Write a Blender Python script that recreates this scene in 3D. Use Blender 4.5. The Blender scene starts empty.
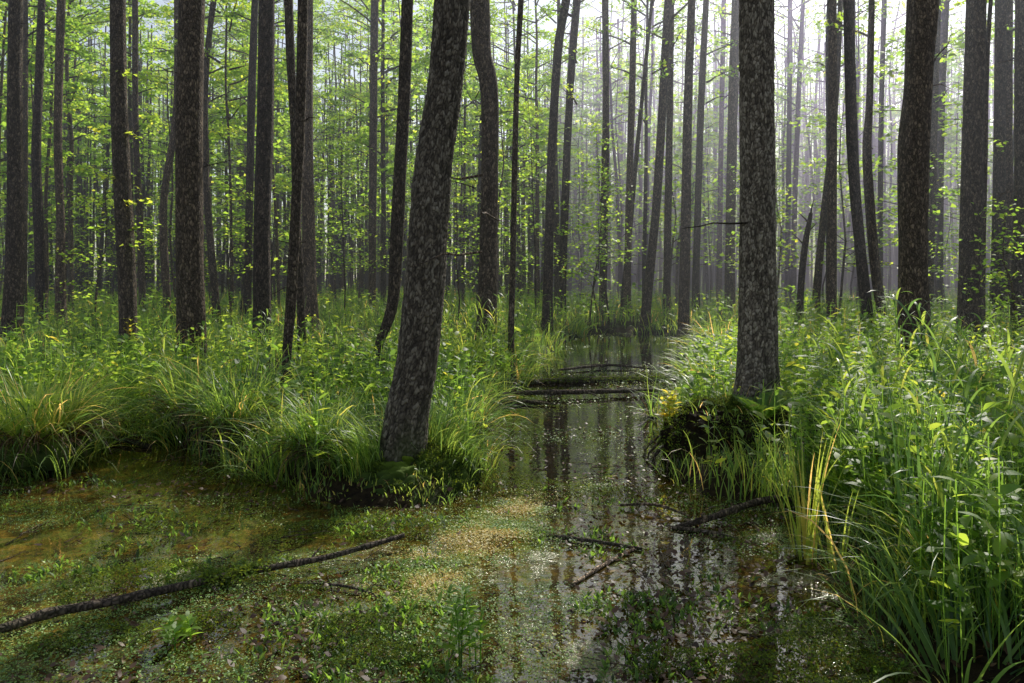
import bpy, math, random
import numpy as np

rng = np.random.default_rng(11)
random.seed(11)
S = bpy.context.scene
COL = S.collection
PI = math.pi
FPX, HORIZON, EYE = 760.0, 278.0, 1.6          # focal length in pixels, horizon row, eye height


def at(px, py, Y):
    """world point on the ray through a photo pixel, Y metres in front of the camera"""
    return np.array([(px - 512.0) / FPX * Y, Y, EYE - (py - HORIZON) / FPX * Y])


def on_water(px, py):
    return at(px, py, FPX * EYE / (py - HORIZON))


# ------------------------------------------------------------------ numpy helpers
def _hash(ix, iy, iz, seed=0):
    n = (ix.astype(np.int64) * 374761393 + iy.astype(np.int64) * 668265263 + iz.astype(np.int64) * 2147483647 + seed * 974634533) & 0xFFFFFFFF
    n = ((n ^ (n >> 13)) * 1274126177) & 0xFFFFFFFF
    n = ((n ^ (n >> 16)) * 2246822519) & 0xFFFFFFFF
    return ((n ^ (n >> 15)) & 0xFFFFFF) / float(0xFFFFFF)


def vnoise(x, y, z=0.0, seed=0):
    x, y, z = np.broadcast_arrays(np.asarray(x, float), np.asarray(y, float), np.asarray(z, float))
    fx, fy, fz = np.floor(x), np.floor(y), np.floor(z)
    u, v, w = x - fx, y - fy, z - fz
    u, v, w = u * u * (3 - 2 * u), v * v * (3 - 2 * v), w * w * (3 - 2 * w)
    o = 0
    for dx in (0, 1):
        for dy in (0, 1):
            for dz in (0, 1):
                o = o + _hash(fx + dx, fy + dy, fz + dz, seed) * (u if dx else 1 - u) * (v if dy else 1 - v) * (w if dz else 1 - w)
    return o * 2 - 1


def fbm(x, y, z=0.0, seed=0, octaves=3):
    o, a, f = 0, 1.0, 1.0
    for k in range(octaves):
        o = o + a * vnoise(np.asarray(x) * f, np.asarray(y) * f, np.asarray(z) * f, seed + k)
        a, f = a * 0.5, f * 2.03
    return o / 1.75


def worley(u, v, period, seed=0):
    """F2-F1 of a jittered grid that wraps in u with the given period"""
    iu, iv = np.floor(u), np.floor(v)
    f1 = np.full(u.shape, 9.0)
    f2 = np.full(u.shape, 9.0)
    own = np.zeros(u.shape)
    for du in (-1, 0, 1):
        for dv in (-1, 0, 1):
            cu, cv = iu + du, iv + dv
            wu = np.mod(cu, period)
            px = cu + 0.02 + 0.96 * _hash(wu, cv, wu * 0, seed)
            py = cv + 0.02 + 0.96 * _hash(wu, cv, wu * 0 + 1, seed)
            d = np.hypot(px - u, py - v)
            own = np.where(d < f1, _hash(wu, cv, wu * 0 + 2, seed), own)
            f2 = np.minimum(np.maximum(f1, d), f2)
            f1 = np.minimum(f1, d)
    return f2 - f1, own


def sstep(a, b, x):
    t = np.clip((x - a) / (b - a), 0, 1)
    return t * t * (3 - 2 * t)


class Geo:
    """collects vertices and quads (with a tone value per vertex and a material slot per face)"""

    def __init__(self):
        self.V, self.Q, self.T, self.M, self.n = [], [], [], [], 0

    def add(self, V, Q, tone=0.5, mat=0):
        V = np.asarray(V, float).reshape(-1, 3)
        Q = np.asarray(Q, np.int64).reshape(-1, 4)
        self.V.append(V)
        self.Q.append(Q + self.n)
        self.T.append(np.broadcast_to(np.asarray(tone, float), (len(V),)))
        self.M.append(np.full(len(Q), mat, np.int32))
        self.n += len(V)

    def mesh(self, name, mats, smooth=True):
        V, Q = np.concatenate(self.V), np.concatenate(self.Q)
        me = bpy.data.meshes.new(name)
        me.vertices.add(len(V))
        me.vertices.foreach_set('co', V.astype(np.float32).ravel())
        me.loops.add(len(Q) * 4)
        me.loops.foreach_set('vertex_index', Q.astype(np.int32).ravel())
        me.polygons.add(len(Q))
        me.polygons.foreach_set('loop_start', (np.arange(len(Q)) * 4).astype(np.int32))
        me.polygons.foreach_set('material_index', np.concatenate(self.M))
        if smooth:
            me.polygons.foreach_set('use_smooth', np.ones(len(Q), bool))
        a = me.attributes.new('tone', 'FLOAT', 'POINT')
        a.data.foreach_set('value', np.concatenate(self.T).astype(np.float32))
        me.update(calc_edges=True)
        for m in (mats if isinstance(mats, (list, tuple)) else [mats]):
            me.materials.append(m)
        return me


def link(name, data, parent=None, loc=(0, 0, 0), rz=0.0):
    o = bpy.data.objects.new(name, data)
    COL.objects.link(o)
    o.location = loc
    o.rotation_euler = (0, 0, rz)
    if parent is not None:
        o.parent = parent
    return o


def tag(o, label, cat, group=None, kind=None):
    o['label'] = label
    if cat:
        o['category'] = cat
    if group:
        o['group'] = group
    if kind:
        o['kind'] = kind
    return o


def thing(name, label, cat, loc=(0, 0, 0), rz=0.0, group=None):
    o = link(name, None, None, loc, rz)
    o.empty_display_size = 0.2
    return tag(o, label, cat, group)


def dup(root, loc, rz=0.0, scale=1.0, label=None, group=None):
    r = root.copy()
    COL.objects.link(r)
    r.location, r.rotation_euler = loc, (0, 0, rz)
    r.scale = (scale, scale, scale) if not isinstance(scale, tuple) else scale
    if label:
        r['label'] = label
    if group:
        r['group'] = group
    for ch in root.children:
        c = ch.copy()
        COL.objects.link(c)
        c.parent = r
    return r


# ------------------------------------------------------------------ shape generators
def blades(g, base, yaw, length, width, lean, curl, tone, segs=4, shape='grass', mat=0, roll=None):
    base = np.asarray(base, float).reshape(-1, 3)
    n = len(base)
    yaw, length, width, lean, curl, tone = [np.broadcast_to(np.asarray(a, float), (n,)) for a in (yaw, length, width, lean, curl, tone)]
    t = np.linspace(0, 1, segs + 1)
    tm = (t[1:] + t[:-1]) / 2
    th = lean[:, None] + curl[:, None] * tm[None, :] ** 1.4
    seg = (length / segs)[:, None]
    dx = np.concatenate([np.zeros((n, 1)), np.cumsum(np.sin(th) * seg, 1)], 1)
    dz = np.concatenate([np.zeros((n, 1)), np.cumsum(np.cos(th) * seg, 1)], 1)
    d = np.stack([np.cos(yaw), np.sin(yaw), 0 * yaw], 1)
    s = np.stack([-np.sin(yaw), np.cos(yaw), 0 * yaw], 1)
    if roll is None:
        roll = rng.normal(0, 0.35, n)
    up = np.array([0, 0, 1.0])
    s = s * np.cos(roll)[:, None] + up * np.sin(roll)[:, None]
    P = base[:, None, :] + dx[..., None] * d[:, None, :] + dz[..., None] * up
    if shape == 'grass':
        w = np.clip(1 - t ** 2.2, 0.04, 1) * np.clip(0.55 + t * 2, 0, 1)
    elif shape == 'leaf':
        w = np.clip(np.sin(PI * np.clip(t, 0.02, 0.99) ** 0.75), 0.03, 1)
    else:
        w = np.ones_like(t)
    off = (0.5 * width[:, None] * w[None, :])[..., None] * s[:, None, :]
    V = np.stack([P - off, P + off], 2)                       # n, segs+1, 2, 3
    i = np.arange(n)[:, None] * (segs + 1) * 2 + np.arange(segs)[None, :] * 2
    Q = np.stack([i, i + 1, i + 3, i + 2], -1)
    tn = np.repeat(tone, (segs + 1) * 2)
    g.add(V, Q, tn, mat)


def leaves(g, pos, direc, normal, size, tone, mat=0, aspect=0.62, fold=0.12):
    pos = np.asarray(pos, float).reshape(-1, 3)
    n = len(pos)
    d = direc / np.linalg.norm(direc, axis=1, keepdims=True)
    s = np.cross(normal, d)
    s /= np.linalg.norm(s, axis=1, keepdims=True) + 1e-9
    u = np.cross(d, s)
    L = np.broadcast_to(np.asarray(size, float), (n,))[:, None]
    V = np.stack([pos, pos + d * L * .45 + s * L * aspect * .5 + u * L * fold, pos + d * L, pos + d * L * .45 - s * L * aspect * .5 + u * L * fold], 1)
    Q = np.arange(n * 4).reshape(n, 4)
    g.add(V, Q, np.repeat(np.broadcast_to(np.asarray(tone, float), (n,)), 4), mat)


def rand_dirs(n, zbias=0.0, zs=0.5):
    a = rng.uniform(0, 2 * PI, n)
    z = rng.normal(zbias, zs, n)
    v = np.stack([np.cos(a), np.sin(a), z], 1)
    return v / np.linalg.norm(v, axis=1, keepdims=True)


def tube(g, path, radii, sides=6, tone=0.5, mat=0, noise=None, cap=True):
    P = np.asarray(path, float)
    R = np.broadcast_to(np.asarray(radii, float), (len(P),))
    T = np.gradient(P, axis=0)
    T /= np.linalg.norm(T, axis=1, keepdims=True) + 1e-9
    ref = np.array([0, 1.0, 0]) if abs(T[0][1]) < 0.8 else np.array([1.0, 0, 0])
    A = np.cross(ref, T)
    A /= np.linalg.norm(A, axis=1, keepdims=True) + 1e-9
    B = np.cross(T, A)
    ang = np.arange(sides) * 2 * PI / sides
    rr = np.repeat(R[:, None], sides, 1)
    if noise is not None:
        rr = noise(ang, P, rr)
    V = P[:, None, :] + rr[..., None] * (np.cos(ang)[None, :, None] * A[:, None, :] + np.sin(ang)[None, :, None] * B[:, None, :])
    n = len(P)
    i = np.arange(n - 1)[:, None] * sides
    j = np.arange(sides)[None, :]
    j2 = (j + 1) % sides
    Q = np.stack([i + j, i + j2, i + sides + j2, i + sides + j], -1).reshape(-1, 4)
    tn = tone if np.ndim(tone) else np.full(n * sides, tone)
    g.add(V, Q, tn, mat)
    if cap:
        for ring, c in ((0, P[0]), (n - 1, P[-1])):
            vv = np.vstack([V[ring], c[None]])
            q = np.array([[k, (k + 1) % sides, sides, sides] for k in range(0, sides)])
            q = np.array([[k, (k + 1) % sides, (k + 2) % sides, sides] for k in range(0, sides - 1, 2)])
            g.add(vv, q, float(np.mean(tn)), mat)
    return V


def spline(pts, n):
    """smooth curve through the rows of pts (Catmull-Rom), n samples"""
    pts = np.asarray(pts, float)
    P = np.vstack([2 * pts[0] - pts[1], pts, 2 * pts[-1] - pts[-2]])
    d = np.concatenate([[0], np.cumsum(np.linalg.norm(np.diff(pts[:, :3], axis=0), axis=1))])
    u = np.linspace(0, d[-1], n)
    k = np.clip(np.searchsorted(d, u, 'right') - 1, 0, len(pts) - 2)
    t = ((u - d[k]) / (d[k + 1] - d[k] + 1e-9))[:, None]
    p0, p1, p2, p3 = P[k], P[k + 1], P[k + 2], P[k + 3]
    return 0.5 * (2 * p1 + (p2 - p0) * t + (2 * p0 - 5 * p1 + 4 * p2 - p3) * t ** 2 + (3 * p1 - p0 - 3 * p2 + p3) * t ** 3)


# ------------------------------------------------------------------ materials
def mat_new(name):
    m = bpy.data.materials.new(name)
    m.use_nodes = True
    nt = m.node_tree
    nt.nodes.clear()
    return m, nt


def N(nt, kind, **kw):
    n = nt.nodes.new(kind)
    for k, v in kw.items():
        if k.startswith('i_'):
            n.inputs[k[2:].replace('_', ' ')].default_value = v
        else:
            setattr(n, k, v)
    return n


def ramp(nt, stops, interp='LINEAR'):
    r = nt.nodes.new('ShaderNodeValToRGB')
    r.color_ramp.interpolation = interp
    e = r.color_ramp.elements
    while len(e) < len(stops):
        e.new(0.5)
    for el, (p, c) in zip(e, stops):
        el.position = p
        el.color = (*c, 1) if len(c) == 3 else c
    return r


def foliage_mat(name, stops, trans=0.45, rough=0.45, spec=0.4, tmul=2.2, objvar=0.12):
    m, nt = mat_new(name)
    L = nt.links.new
    at_ = N(nt, 'ShaderNodeAttribute', attribute_name='tone')
    oi = N(nt, 'ShaderNodeObjectInfo')
    ma = N(nt, 'ShaderNodeMath', operation='MULTIPLY_ADD')
    L(oi.outputs['Random'], ma.inputs[0])
    ma.inputs[1].default_value = objvar * 2
    sub = N(nt, 'ShaderNodeMath', operation='SUBTRACT')
    L(at_.outputs['Fac'], sub.inputs[0])
    sub.inputs[1].default_value = objvar
    L(sub.outputs[0], ma.inputs[2])
    r = ramp(nt, stops)
    L(ma.outputs[0], r.inputs[0])
    p = N(nt, 'ShaderNodeBsdfPrincipled')
    L(r.outputs[0], p.inputs['Base Color'])
    p.inputs['Roughness'].default_value = rough
    p.inputs['Specular IOR Level'].default_value = spec
    tr = N(nt, 'ShaderNodeBsdfTranslucent')
    hs = N(nt, 'ShaderNodeMixRGB', blend_type='MULTIPLY')
    hs.inputs[0].default_value = 1
    L(r.outputs[0], hs.inputs[1])
    hs.inputs[2].default_value = (1.36 * tmul, 1.10 * tmul, 0.70 * tmul, 1)
    L(hs.outputs[0], tr.inputs[0])
    mx = N(nt, 'ShaderNodeMixShader')
    mx.inputs[0].default_value = trans
    L(p.outputs[0], mx.inputs[1])
    L(tr.outputs[0], mx.inputs[2])
    out = N(nt, 'ShaderNodeOutputMaterial')
    L(mx.outputs[0], out.inputs[0])
    return m


def bark_mat(name, near=False, light=1.0, moss=0.5, moss_top=0.9, scale=1.0):
    m, nt = mat_new(name)
    L = nt.links.new
    tc = N(nt, 'ShaderNodeTexCoord')
    mp = N(nt, 'ShaderNodeMapping')
    mp.inputs['Scale'].default_value = (1, 1, 0.42)
    L(tc.outputs['Object'], mp.inputs[0])
    nz = N(nt, 'ShaderNodeTexNoise')
    nz.inputs['Scale'].default_value = 9
    nz.inputs['Detail'].default_value = 4
    L(mp.outputs[0], nz.inputs['Vector'])
    dist = N(nt, 'ShaderNodeMixRGB', blend_type='LINEAR_LIGHT')
    dist.inputs[0].default_value = 0.03
    L(mp.outputs[0], dist.inputs[1])
    L(nz.outputs['Color'], dist.inputs[2])
    vo = N(nt, 'ShaderNodeTexVoronoi', feature='DISTANCE_TO_EDGE')
    vo.inputs['Scale'].default_value = 38 * scale
    L(dist.outputs[0], vo.inputs['Vector'])
    vc = N(nt, 'ShaderNodeTexVoronoi', feature='F1')
    vc.inputs['Scale'].default_value = 38 * scale
    L(dist.outputs[0], vc.inputs['Vector'])
    nf = N(nt, 'ShaderNodeTexNoise')
    nf.inputs['Scale'].default_value = 60
    nf.inputs['Detail'].default_value = 5
    nf.inputs['Roughness'].default_value = 0.7
    L(tc.outputs['Object'], nf.inputs['Vector'])
    k = light
    if near:
        src = N(nt, 'ShaderNodeAttribute', attribute_name='tone').outputs['Fac']
        crack = ramp(nt, [(0.02, (0.016 * k, 0.013 * k, 0.010 * k)), (0.22, (0.055 * k, 0.046 * k, 0.036 * k)), (0.5, (0.10 * k, 0.087 * k, 0.069 * k)), (0.9, (0.135 * k, 0.122 * k, 0.100 * k))])
        L(src, crack.inputs[0])
    else:
        k *= 2.2
        crack = ramp(nt, [(0.0, (0.018 * k, 0.014 * k, 0.011 * k)), (0.10, (0.050 * k, 0.041 * k, 0.033 * k)), (0.5, (0.085 * k, 0.071 * k, 0.057 * k))])
        L(vo.outputs['Distance'], crack.inputs[0])
    # every plate has its own shade, fine grain on top
    plate = N(nt, 'ShaderNodeMixRGB', blend_type='MULTIPLY')
    plate.inputs[0].default_value = 0.25 if near else 0.9
    bw = N(nt, 'ShaderNodeSeparateColor')
    L(vc.outputs['Color'], bw.inputs[0])
    pr = ramp(nt, [(0.0, (0.42, 0.40, 0.38)), (0.65, (0.95, 0.92, 0.88)), (1.0, (1.9, 1.8, 1.65))])
    L(bw.outputs[0], pr.inputs[0])
    L(crack.outputs[0], plate.inputs[1])
    L(pr.outputs[0], plate.inputs[2])
    grain = N(nt, 'ShaderNodeMixRGB', blend_type='MULTIPLY')
    grain.inputs[0].default_value = 0.7
    gr = ramp(nt, [(0.3, (0.5, 0.5, 0.5)), (0.7, (1.5, 1.48, 1.44))])
    L(nf.outputs['Fac'], gr.inputs[0])
    L(plate.outputs[0], grain.inputs[1])
    L(gr.outputs[0], grain.inputs[2])
    oi = N(nt, 'ShaderNodeObjectInfo')
    orr = ramp(nt, [(0.0, (0.62, 0.60, 0.60)), (0.5, (1.0, 0.97, 0.92)), (1.0, (1.45, 1.32, 1.18))])
    L(oi.outputs['Random'], orr.inputs[0])
    own = N(nt, 'ShaderNodeMixRGB', blend_type='MULTIPLY')
    own.inputs[0].default_value = 0.0 if near else 1.0
    L(grain.outputs[0], own.inputs[1])
    L(orr.outputs[0], own.inputs[2])
    grain = own
    # moss and algae low on the stem, in streaks
    sep = N(nt, 'ShaderNodeSeparateXYZ')
    L(tc.outputs['Object'], sep.inputs[0])
    mr = N(nt, 'ShaderNodeMapRange')
    mr.inputs['From Min'].default_value = moss_top
    mr.inputs['From Max'].default_value = 0.0
    L(sep.outputs['Z'], mr.inputs['Value'])
    n2 = N(nt, 'ShaderNodeTexNoise')
    n2.inputs['Scale'].default_value = 3.5
    n2.inputs['Detail'].default_value = 6
    L(mp.outputs[0], n2.inputs['Vector'])
    nr = ramp(nt, [(0.42, (0, 0, 0)), (0.62, (1, 1, 1))])
    L(n2.outputs['Fac'], nr.inputs[0])
    mm = N(nt, 'ShaderNodeMath', operation='MULTIPLY_ADD', use_clamp=True)
    L(mr.outputs[0], mm.inputs[0])
    L(nr.outputs[0], mm.inputs[1])
    mm.inputs[2].default_value = 0.0
    mm2 = N(nt, 'ShaderNodeMath', operation='MULTIPLY')
    L(mm.outputs[0], mm2.inputs[0])
    mm2.inputs[1].default_value = moss
    mossmix = N(nt, 'ShaderNodeMixRGB')
    L(mm2.outputs[0], mossmix.inputs[0])
    L(grain.outputs[0], mossmix.inputs[1])
    mossmix.inputs[2].default_value = (0.045, 0.062, 0.014, 1)
    p = N(nt, 'ShaderNodeBsdfPrincipled')
    p.inputs['Roughness'].default_value = 0.85
    p.inputs['Specular IOR Level'].default_value = 0.25
    L(mossmix.outputs[0], p.inputs['Base Color'])
    b1 = N(nt, 'ShaderNodeBump')
    b1.inputs['Strength'].default_value = 0.5
    b1.inputs['Distance'].default_value = 0.008
    L(nf.outputs['Fac'], b1.inputs['Height'])
    if not near:
        b2 = N(nt, 'ShaderNodeBump')
        b2.inputs['Strength'].default_value = 0.9
        b2.inputs['Distance'].default_value = 0.02
        hr = ramp(nt, [(0.0, (0, 0, 0)), (0.25, (1, 1, 1))])
        L(vo.outputs['Distance'], hr.inputs[0])
        L(hr.outputs[0], b2.inputs['Height'])
        L(b1.outputs[0], b2.inputs['Normal'])
        L(b2.outputs[0], p.inputs['Normal'])
    else:
        L(b1.outputs[0], p.inputs['Normal'])
    out = N(nt, 'ShaderNodeOutputMaterial')
    L(p.outputs[0], out.inputs[0])
    return m


def ground_mat(name='swamp_soil', k=1.0):
    m, nt = mat_new(name)
    L = nt.links.new
    tc = N(nt, 'ShaderNodeTexCoord')
    a = N(nt, 'ShaderNodeTexNoise')
    a.inputs['Scale'].default_value = 1.3
    a.inputs['Detail'].default_value = 8
    b = N(nt, 'ShaderNodeTexNoise')
    b.inputs['Scale'].default_value = 22
    b.inputs['Detail'].default_value = 6
    for x in (a, b):
        L(tc.outputs['Object'], x.inputs['Vector'])
    r1 = ramp(nt, [(0.3, (0.014, 0.010, 0.006)), (0.5, (0.028, 0.021, 0.010)), (0.62, (0.026, 0.040, 0.010))])
    L(a.outputs['Fac'], r1.inputs[0])
    r2 = ramp(nt, [(0.3, (0.4 * k, 0.4 * k, 0.4 * k)), (0.7, (1.5 * k, 1.45 * k, 1.3 * k))])
    L(b.outputs['Fac'], r2.inputs[0])
    mx = N(nt, 'ShaderNodeMixRGB', blend_type='MULTIPLY')
    mx.inputs[0].default_value = 1
    L(r1.outputs[0], mx.inputs[1])
    L(r2.outputs[0], mx.inputs[2])
    p = N(nt, 'ShaderNodeBsdfPrincipled')
    p.inputs['Roughness'].default_value = 0.9
    p.inputs['Specular IOR Level'].default_value = 0.1
    L(mx.outputs[0], p.inputs['Base Color'])
    bp = N(nt, 'ShaderNodeBump')
    bp.inputs['Strength'].default_value = 0.8
    bp.inputs['Distance'].default_value = 0.04
    L(b.outputs['Fac'], bp.inputs['Height'])
    L(bp.outputs[0], p.inputs['Normal'])
    out = N(nt, 'ShaderNodeOutputMaterial')
    L(p.outputs[0], out.inputs[0])
    return m


def water_mat():
    """dark tea-coloured water with a mosaic of sunken litter, algae film and open patches"""
    m, nt = mat_new('pond_water')
    L = nt.links.new
    tc = N(nt, 'ShaderNodeTexCoord')
    big = N(nt, 'ShaderNodeTexNoise')
    big.inputs['Scale'].default_value = 0.9
    big.inputs['Detail'].default_value = 5
    big.inputs['Roughness'].default_value = 0.62
    mid = N(nt, 'ShaderNodeTexNoise')
    mid.inputs['Scale'].default_value = 3.1
    mid.inputs['Detail'].default_value = 7
    mid.inputs['Roughness'].default_value = 0.65
    fine = N(nt, 'ShaderNodeTexNoise')
    fine.inputs['Scale'].default_value = 62
    fine.inputs['Detail'].default_value = 6
    fine.inputs['Roughness'].default_value = 0.7
    vor = N(nt, 'ShaderNodeTexVoronoi')
    vor.inputs['Scale'].default_value = 26
    for x in (big, mid, fine, vor):
        L(tc.outputs['Object'], x.inputs['Vector'])
    bed = ramp(nt, [(0.25, (0.010, 0.009, 0.006)), (0.42, (0.040, 0.034, 0.010)), (0.5, (0.105, 0.070, 0.014)), (0.56, (0.06, 0.070, 0.016)), (0.75, (0.15, 0.12, 0.05))])
    L(mid.outputs['Fac'], bed.inputs[0])
    lit = ramp(nt, [(0.0, (0.5, 0.45, 0.4)), (0.5, (1.0, 1.0, 0.95)), (1.0, (1.9, 1.6, 1.3))])
    sc = N(nt, 'ShaderNodeSeparateColor')
    L(vor.outputs['Color'], sc.inputs[0])
    L(sc.outputs[0], lit.inputs[0])
    bedm = N(nt, 'ShaderNodeMixRGB', blend_type='MULTIPLY')
    bedm.inputs[0].default_value = 0.8
    L(bed.outputs[0], bedm.inputs[1])
    L(lit.outputs[0], bedm.inputs[2])
    # the film of algae that covers part of the surface
    film = N(nt, 'ShaderNodeMath', operation='MULTIPLY_ADD')
    L(fine.outputs['Fac'], film.inputs[0])
    film.inputs[1].default_value = 0.30
    fb = N(nt, 'ShaderNodeMath', operation='MULTIPLY_ADD')
    L(mid.outputs['Fac'], fb.inputs[0])
    fb.inputs[1].default_value = 0.5
    L(big.outputs['Fac'], fb.inputs[2])
    L(fb.outputs[0], film.inputs[2])
    fr = ramp(nt, [(0.485, (0, 0, 0)), (0.525, (1, 1, 1))])
    sx = N(nt, 'ShaderNodeSeparateXYZ')
    L(tc.outputs['Object'], sx.inputs[0])
    openy = N(nt, 'ShaderNodeMapRange')
    L(sx.outputs['Y'], openy.inputs['Value'])
    openy.inputs['From Min'].default_value = 4.7
    openy.inputs['From Max'].default_value = 6.3
    openy.inputs['To Min'].default_value = 0.0
    openy.inputs['To Max'].default_value = 0.16
    fs0 = N(nt, 'ShaderNodeMath', operation='MULTIPLY')
    L(film.outputs[0], fs0.inputs[0])
    fs0.inputs[1].default_value = 0.503
    fsub = N(nt, 'ShaderNodeMath', operation='SUBTRACT')
    L(fs0.outputs[0], fsub.inputs[0])
    openx = N(nt, 'ShaderNodeMapRange')
    L(sx.outputs['X'], openx.inputs['Value'])
    openx.inputs['From Min'].default_value = -1.0
    openx.inputs['From Max'].default_value = -2.2
    openx.inputs['To Min'].default_value = 0.0
    openx.inputs['To Max'].default_value = 0.06
    osum = N(nt, 'ShaderNodeMath', operation='ADD')
    L(openy.outputs[0], osum.inputs[0])
    L(openx.outputs[0], osum.inputs[1])
    L(osum.outputs[0], fsub.inputs[1])
    L(fsub.outputs[0], fr.inputs[0])
    fcol = ramp(nt, [(0.38, (0.06, 0.075, 0.025)), (0.5, (0.17, 0.18, 0.07)), (0.62, (0.36, 0.32, 0.18))])
    L(fine.outputs['Fac'], fcol.inputs[0])
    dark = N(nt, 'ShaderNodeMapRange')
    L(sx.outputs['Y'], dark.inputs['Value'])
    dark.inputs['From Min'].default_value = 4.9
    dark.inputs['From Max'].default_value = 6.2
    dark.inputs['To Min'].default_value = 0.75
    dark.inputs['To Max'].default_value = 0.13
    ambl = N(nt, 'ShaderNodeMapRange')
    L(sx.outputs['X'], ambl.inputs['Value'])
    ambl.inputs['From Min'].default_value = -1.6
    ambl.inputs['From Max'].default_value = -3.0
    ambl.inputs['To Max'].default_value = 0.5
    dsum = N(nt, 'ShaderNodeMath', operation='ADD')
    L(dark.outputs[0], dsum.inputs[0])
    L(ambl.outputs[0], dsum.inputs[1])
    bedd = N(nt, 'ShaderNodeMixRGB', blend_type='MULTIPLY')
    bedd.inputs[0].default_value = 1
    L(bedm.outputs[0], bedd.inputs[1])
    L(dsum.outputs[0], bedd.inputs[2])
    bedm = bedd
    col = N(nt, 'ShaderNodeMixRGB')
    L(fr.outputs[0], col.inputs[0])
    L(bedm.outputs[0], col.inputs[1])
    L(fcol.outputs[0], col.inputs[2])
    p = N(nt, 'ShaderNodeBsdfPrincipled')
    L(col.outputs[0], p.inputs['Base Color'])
    ro = N(nt, 'ShaderNodeMapRange')
    L(fr.outputs[0], ro.inputs['Value'])
    ro.inputs['To Min'].default_value = 0.02
    ro.inputs['To Max'].default_value = 0.32
    L(ro.outputs[0], p.inputs['Roughness'])
    p.inputs['IOR'].default_value = 1.65
    b0 = N(nt, 'ShaderNodeTexNoise')
    b0.inputs['Scale'].default_value = 7
    b0.inputs['Detail'].default_value = 3
    L(tc.outputs['Object'], b0.inputs['Vector'])
    bump1 = N(nt, 'ShaderNodeBump')
    bump1.inputs['Strength'].default_value = 0.05
    bump1.inputs['Distance'].default_value = 0.03
    L(b0.outputs['Fac'], bump1.inputs['Height'])
    bump2 = N(nt, 'ShaderNodeBump')
    L(fr.outputs[0], bump2.inputs['Strength'])
    bump2.inputs['Distance'].default_value = 0.012
    L(fine.outputs['Fac'], bump2.inputs['Height'])
    L(bump1.outputs[0], bump2.inputs['Normal'])
    L(bump2.outputs[0], p.inputs['Normal'])
    out = N(nt, 'ShaderNodeOutputMaterial')
    L(p.outputs[0], out.inputs[0])
    return m


GREEN = [(0.0, (0.018, 0.038, 0.010)), (0.35, (0.038, 0.078, 0.014)), (0.65, (0.070, 0.110, 0.018)), (0.88, (0.100, 0.125, 0.020)), (1.0, (0.125, 0.120, 0.024))]
CROWN = [(0.0, (0.028, 0.060, 0.012)), (0.4, (0.050, 0.095, 0.014)), (0.75, (0.080, 0.122, 0.018)), (1.0, (0.125, 0.145, 0.024))]
GRASS = [(0.0, (0.012, 0.030, 0.012)), (0.18, (0.026, 0.058, 0.020)), (0.4, (0.055, 0.100, 0.024)), (0.75, (0.095, 0.135, 0.028)), (0.92, (0.13, 0.14, 0.04)), (1.0, (0.26, 0.20, 0.09))]
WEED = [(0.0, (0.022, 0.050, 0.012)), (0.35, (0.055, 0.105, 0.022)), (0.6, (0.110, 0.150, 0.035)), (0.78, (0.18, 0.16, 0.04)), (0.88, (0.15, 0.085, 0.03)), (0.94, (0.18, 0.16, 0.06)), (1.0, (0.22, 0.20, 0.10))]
LITTER = [(0.0, (0.030, 0.016, 0.010)), (0.4, (0.075, 0.038, 0.020)), (0.7, (0.13, 0.075, 0.040)), (0.9, (0.19, 0.14, 0.08)), (1.0, (0.26, 0.17, 0.02))]
MOSS = [(0.0, (0.010, 0.014, 0.006)), (0.4, (0.028, 0.046, 0.010)), (0.8, (0.070, 0.110, 0.012)), (1.0, (0.12, 0.15, 0.015))]

def boost(stops, k):
    return [(p, tuple(min(0.6, c * k) for c in col)) for p, col in stops]


MOSS = boost(MOSS, 1.7)
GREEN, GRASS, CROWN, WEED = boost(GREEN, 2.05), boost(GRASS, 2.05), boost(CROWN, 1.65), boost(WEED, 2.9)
M_crown = foliage_mat('alder_leaf', CROWN, trans=0.62, tmul=5.2)
M_sap = foliage_mat('sapling_leaf', CROWN, trans=0.62, tmul=5.4)
M_grass = foliage_mat('grass_blade', GRASS, trans=0.45, rough=0.40, spec=0.5, tmul=3.6)
M_herb = foliage_mat('herb_leaf', GREEN, trans=0.5, rough=0.5, spec=0.4, tmul=4.2)
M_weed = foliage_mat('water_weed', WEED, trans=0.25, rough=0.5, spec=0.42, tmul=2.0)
M_litter = foliage_mat('dead_leaf', LITTER, trans=0.2, rough=0.5, spec=0.4, tmul=1.6)
M_moss = foliage_mat('moss', MOSS, trans=0.2, rough=0.8, spec=0.1)
M_yellow = foliage_mat('yellow_leaf', [(0, (0.45, 0.36, 0.01)), (1, (0.55, 0.42, 0.02))], trans=0.4, tmul=1.4)
M_bark = bark_mat('alder_bark')
M_bark_near = bark_mat('alder_bark_near', near=True, light=1.65, moss=0.9, moss_top=0.7)
M_bark_pale = bark_mat('alder_bark_grey', near=True, light=2.6, moss=0.5, moss_top=0.8)
M_twig = bark_mat('twig_bark', light=0.9, moss=0.2)
M_dead = bark_mat('dead_wood', light=1.15, moss=0.25, moss_top=2.0)
M_pale_wood = bark_mat('pale_wood', light=3.2, moss=0.1)
M_soil = ground_mat()
M_water = water_mat()
M_peat = ground_mat('peat', 0.8)

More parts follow.
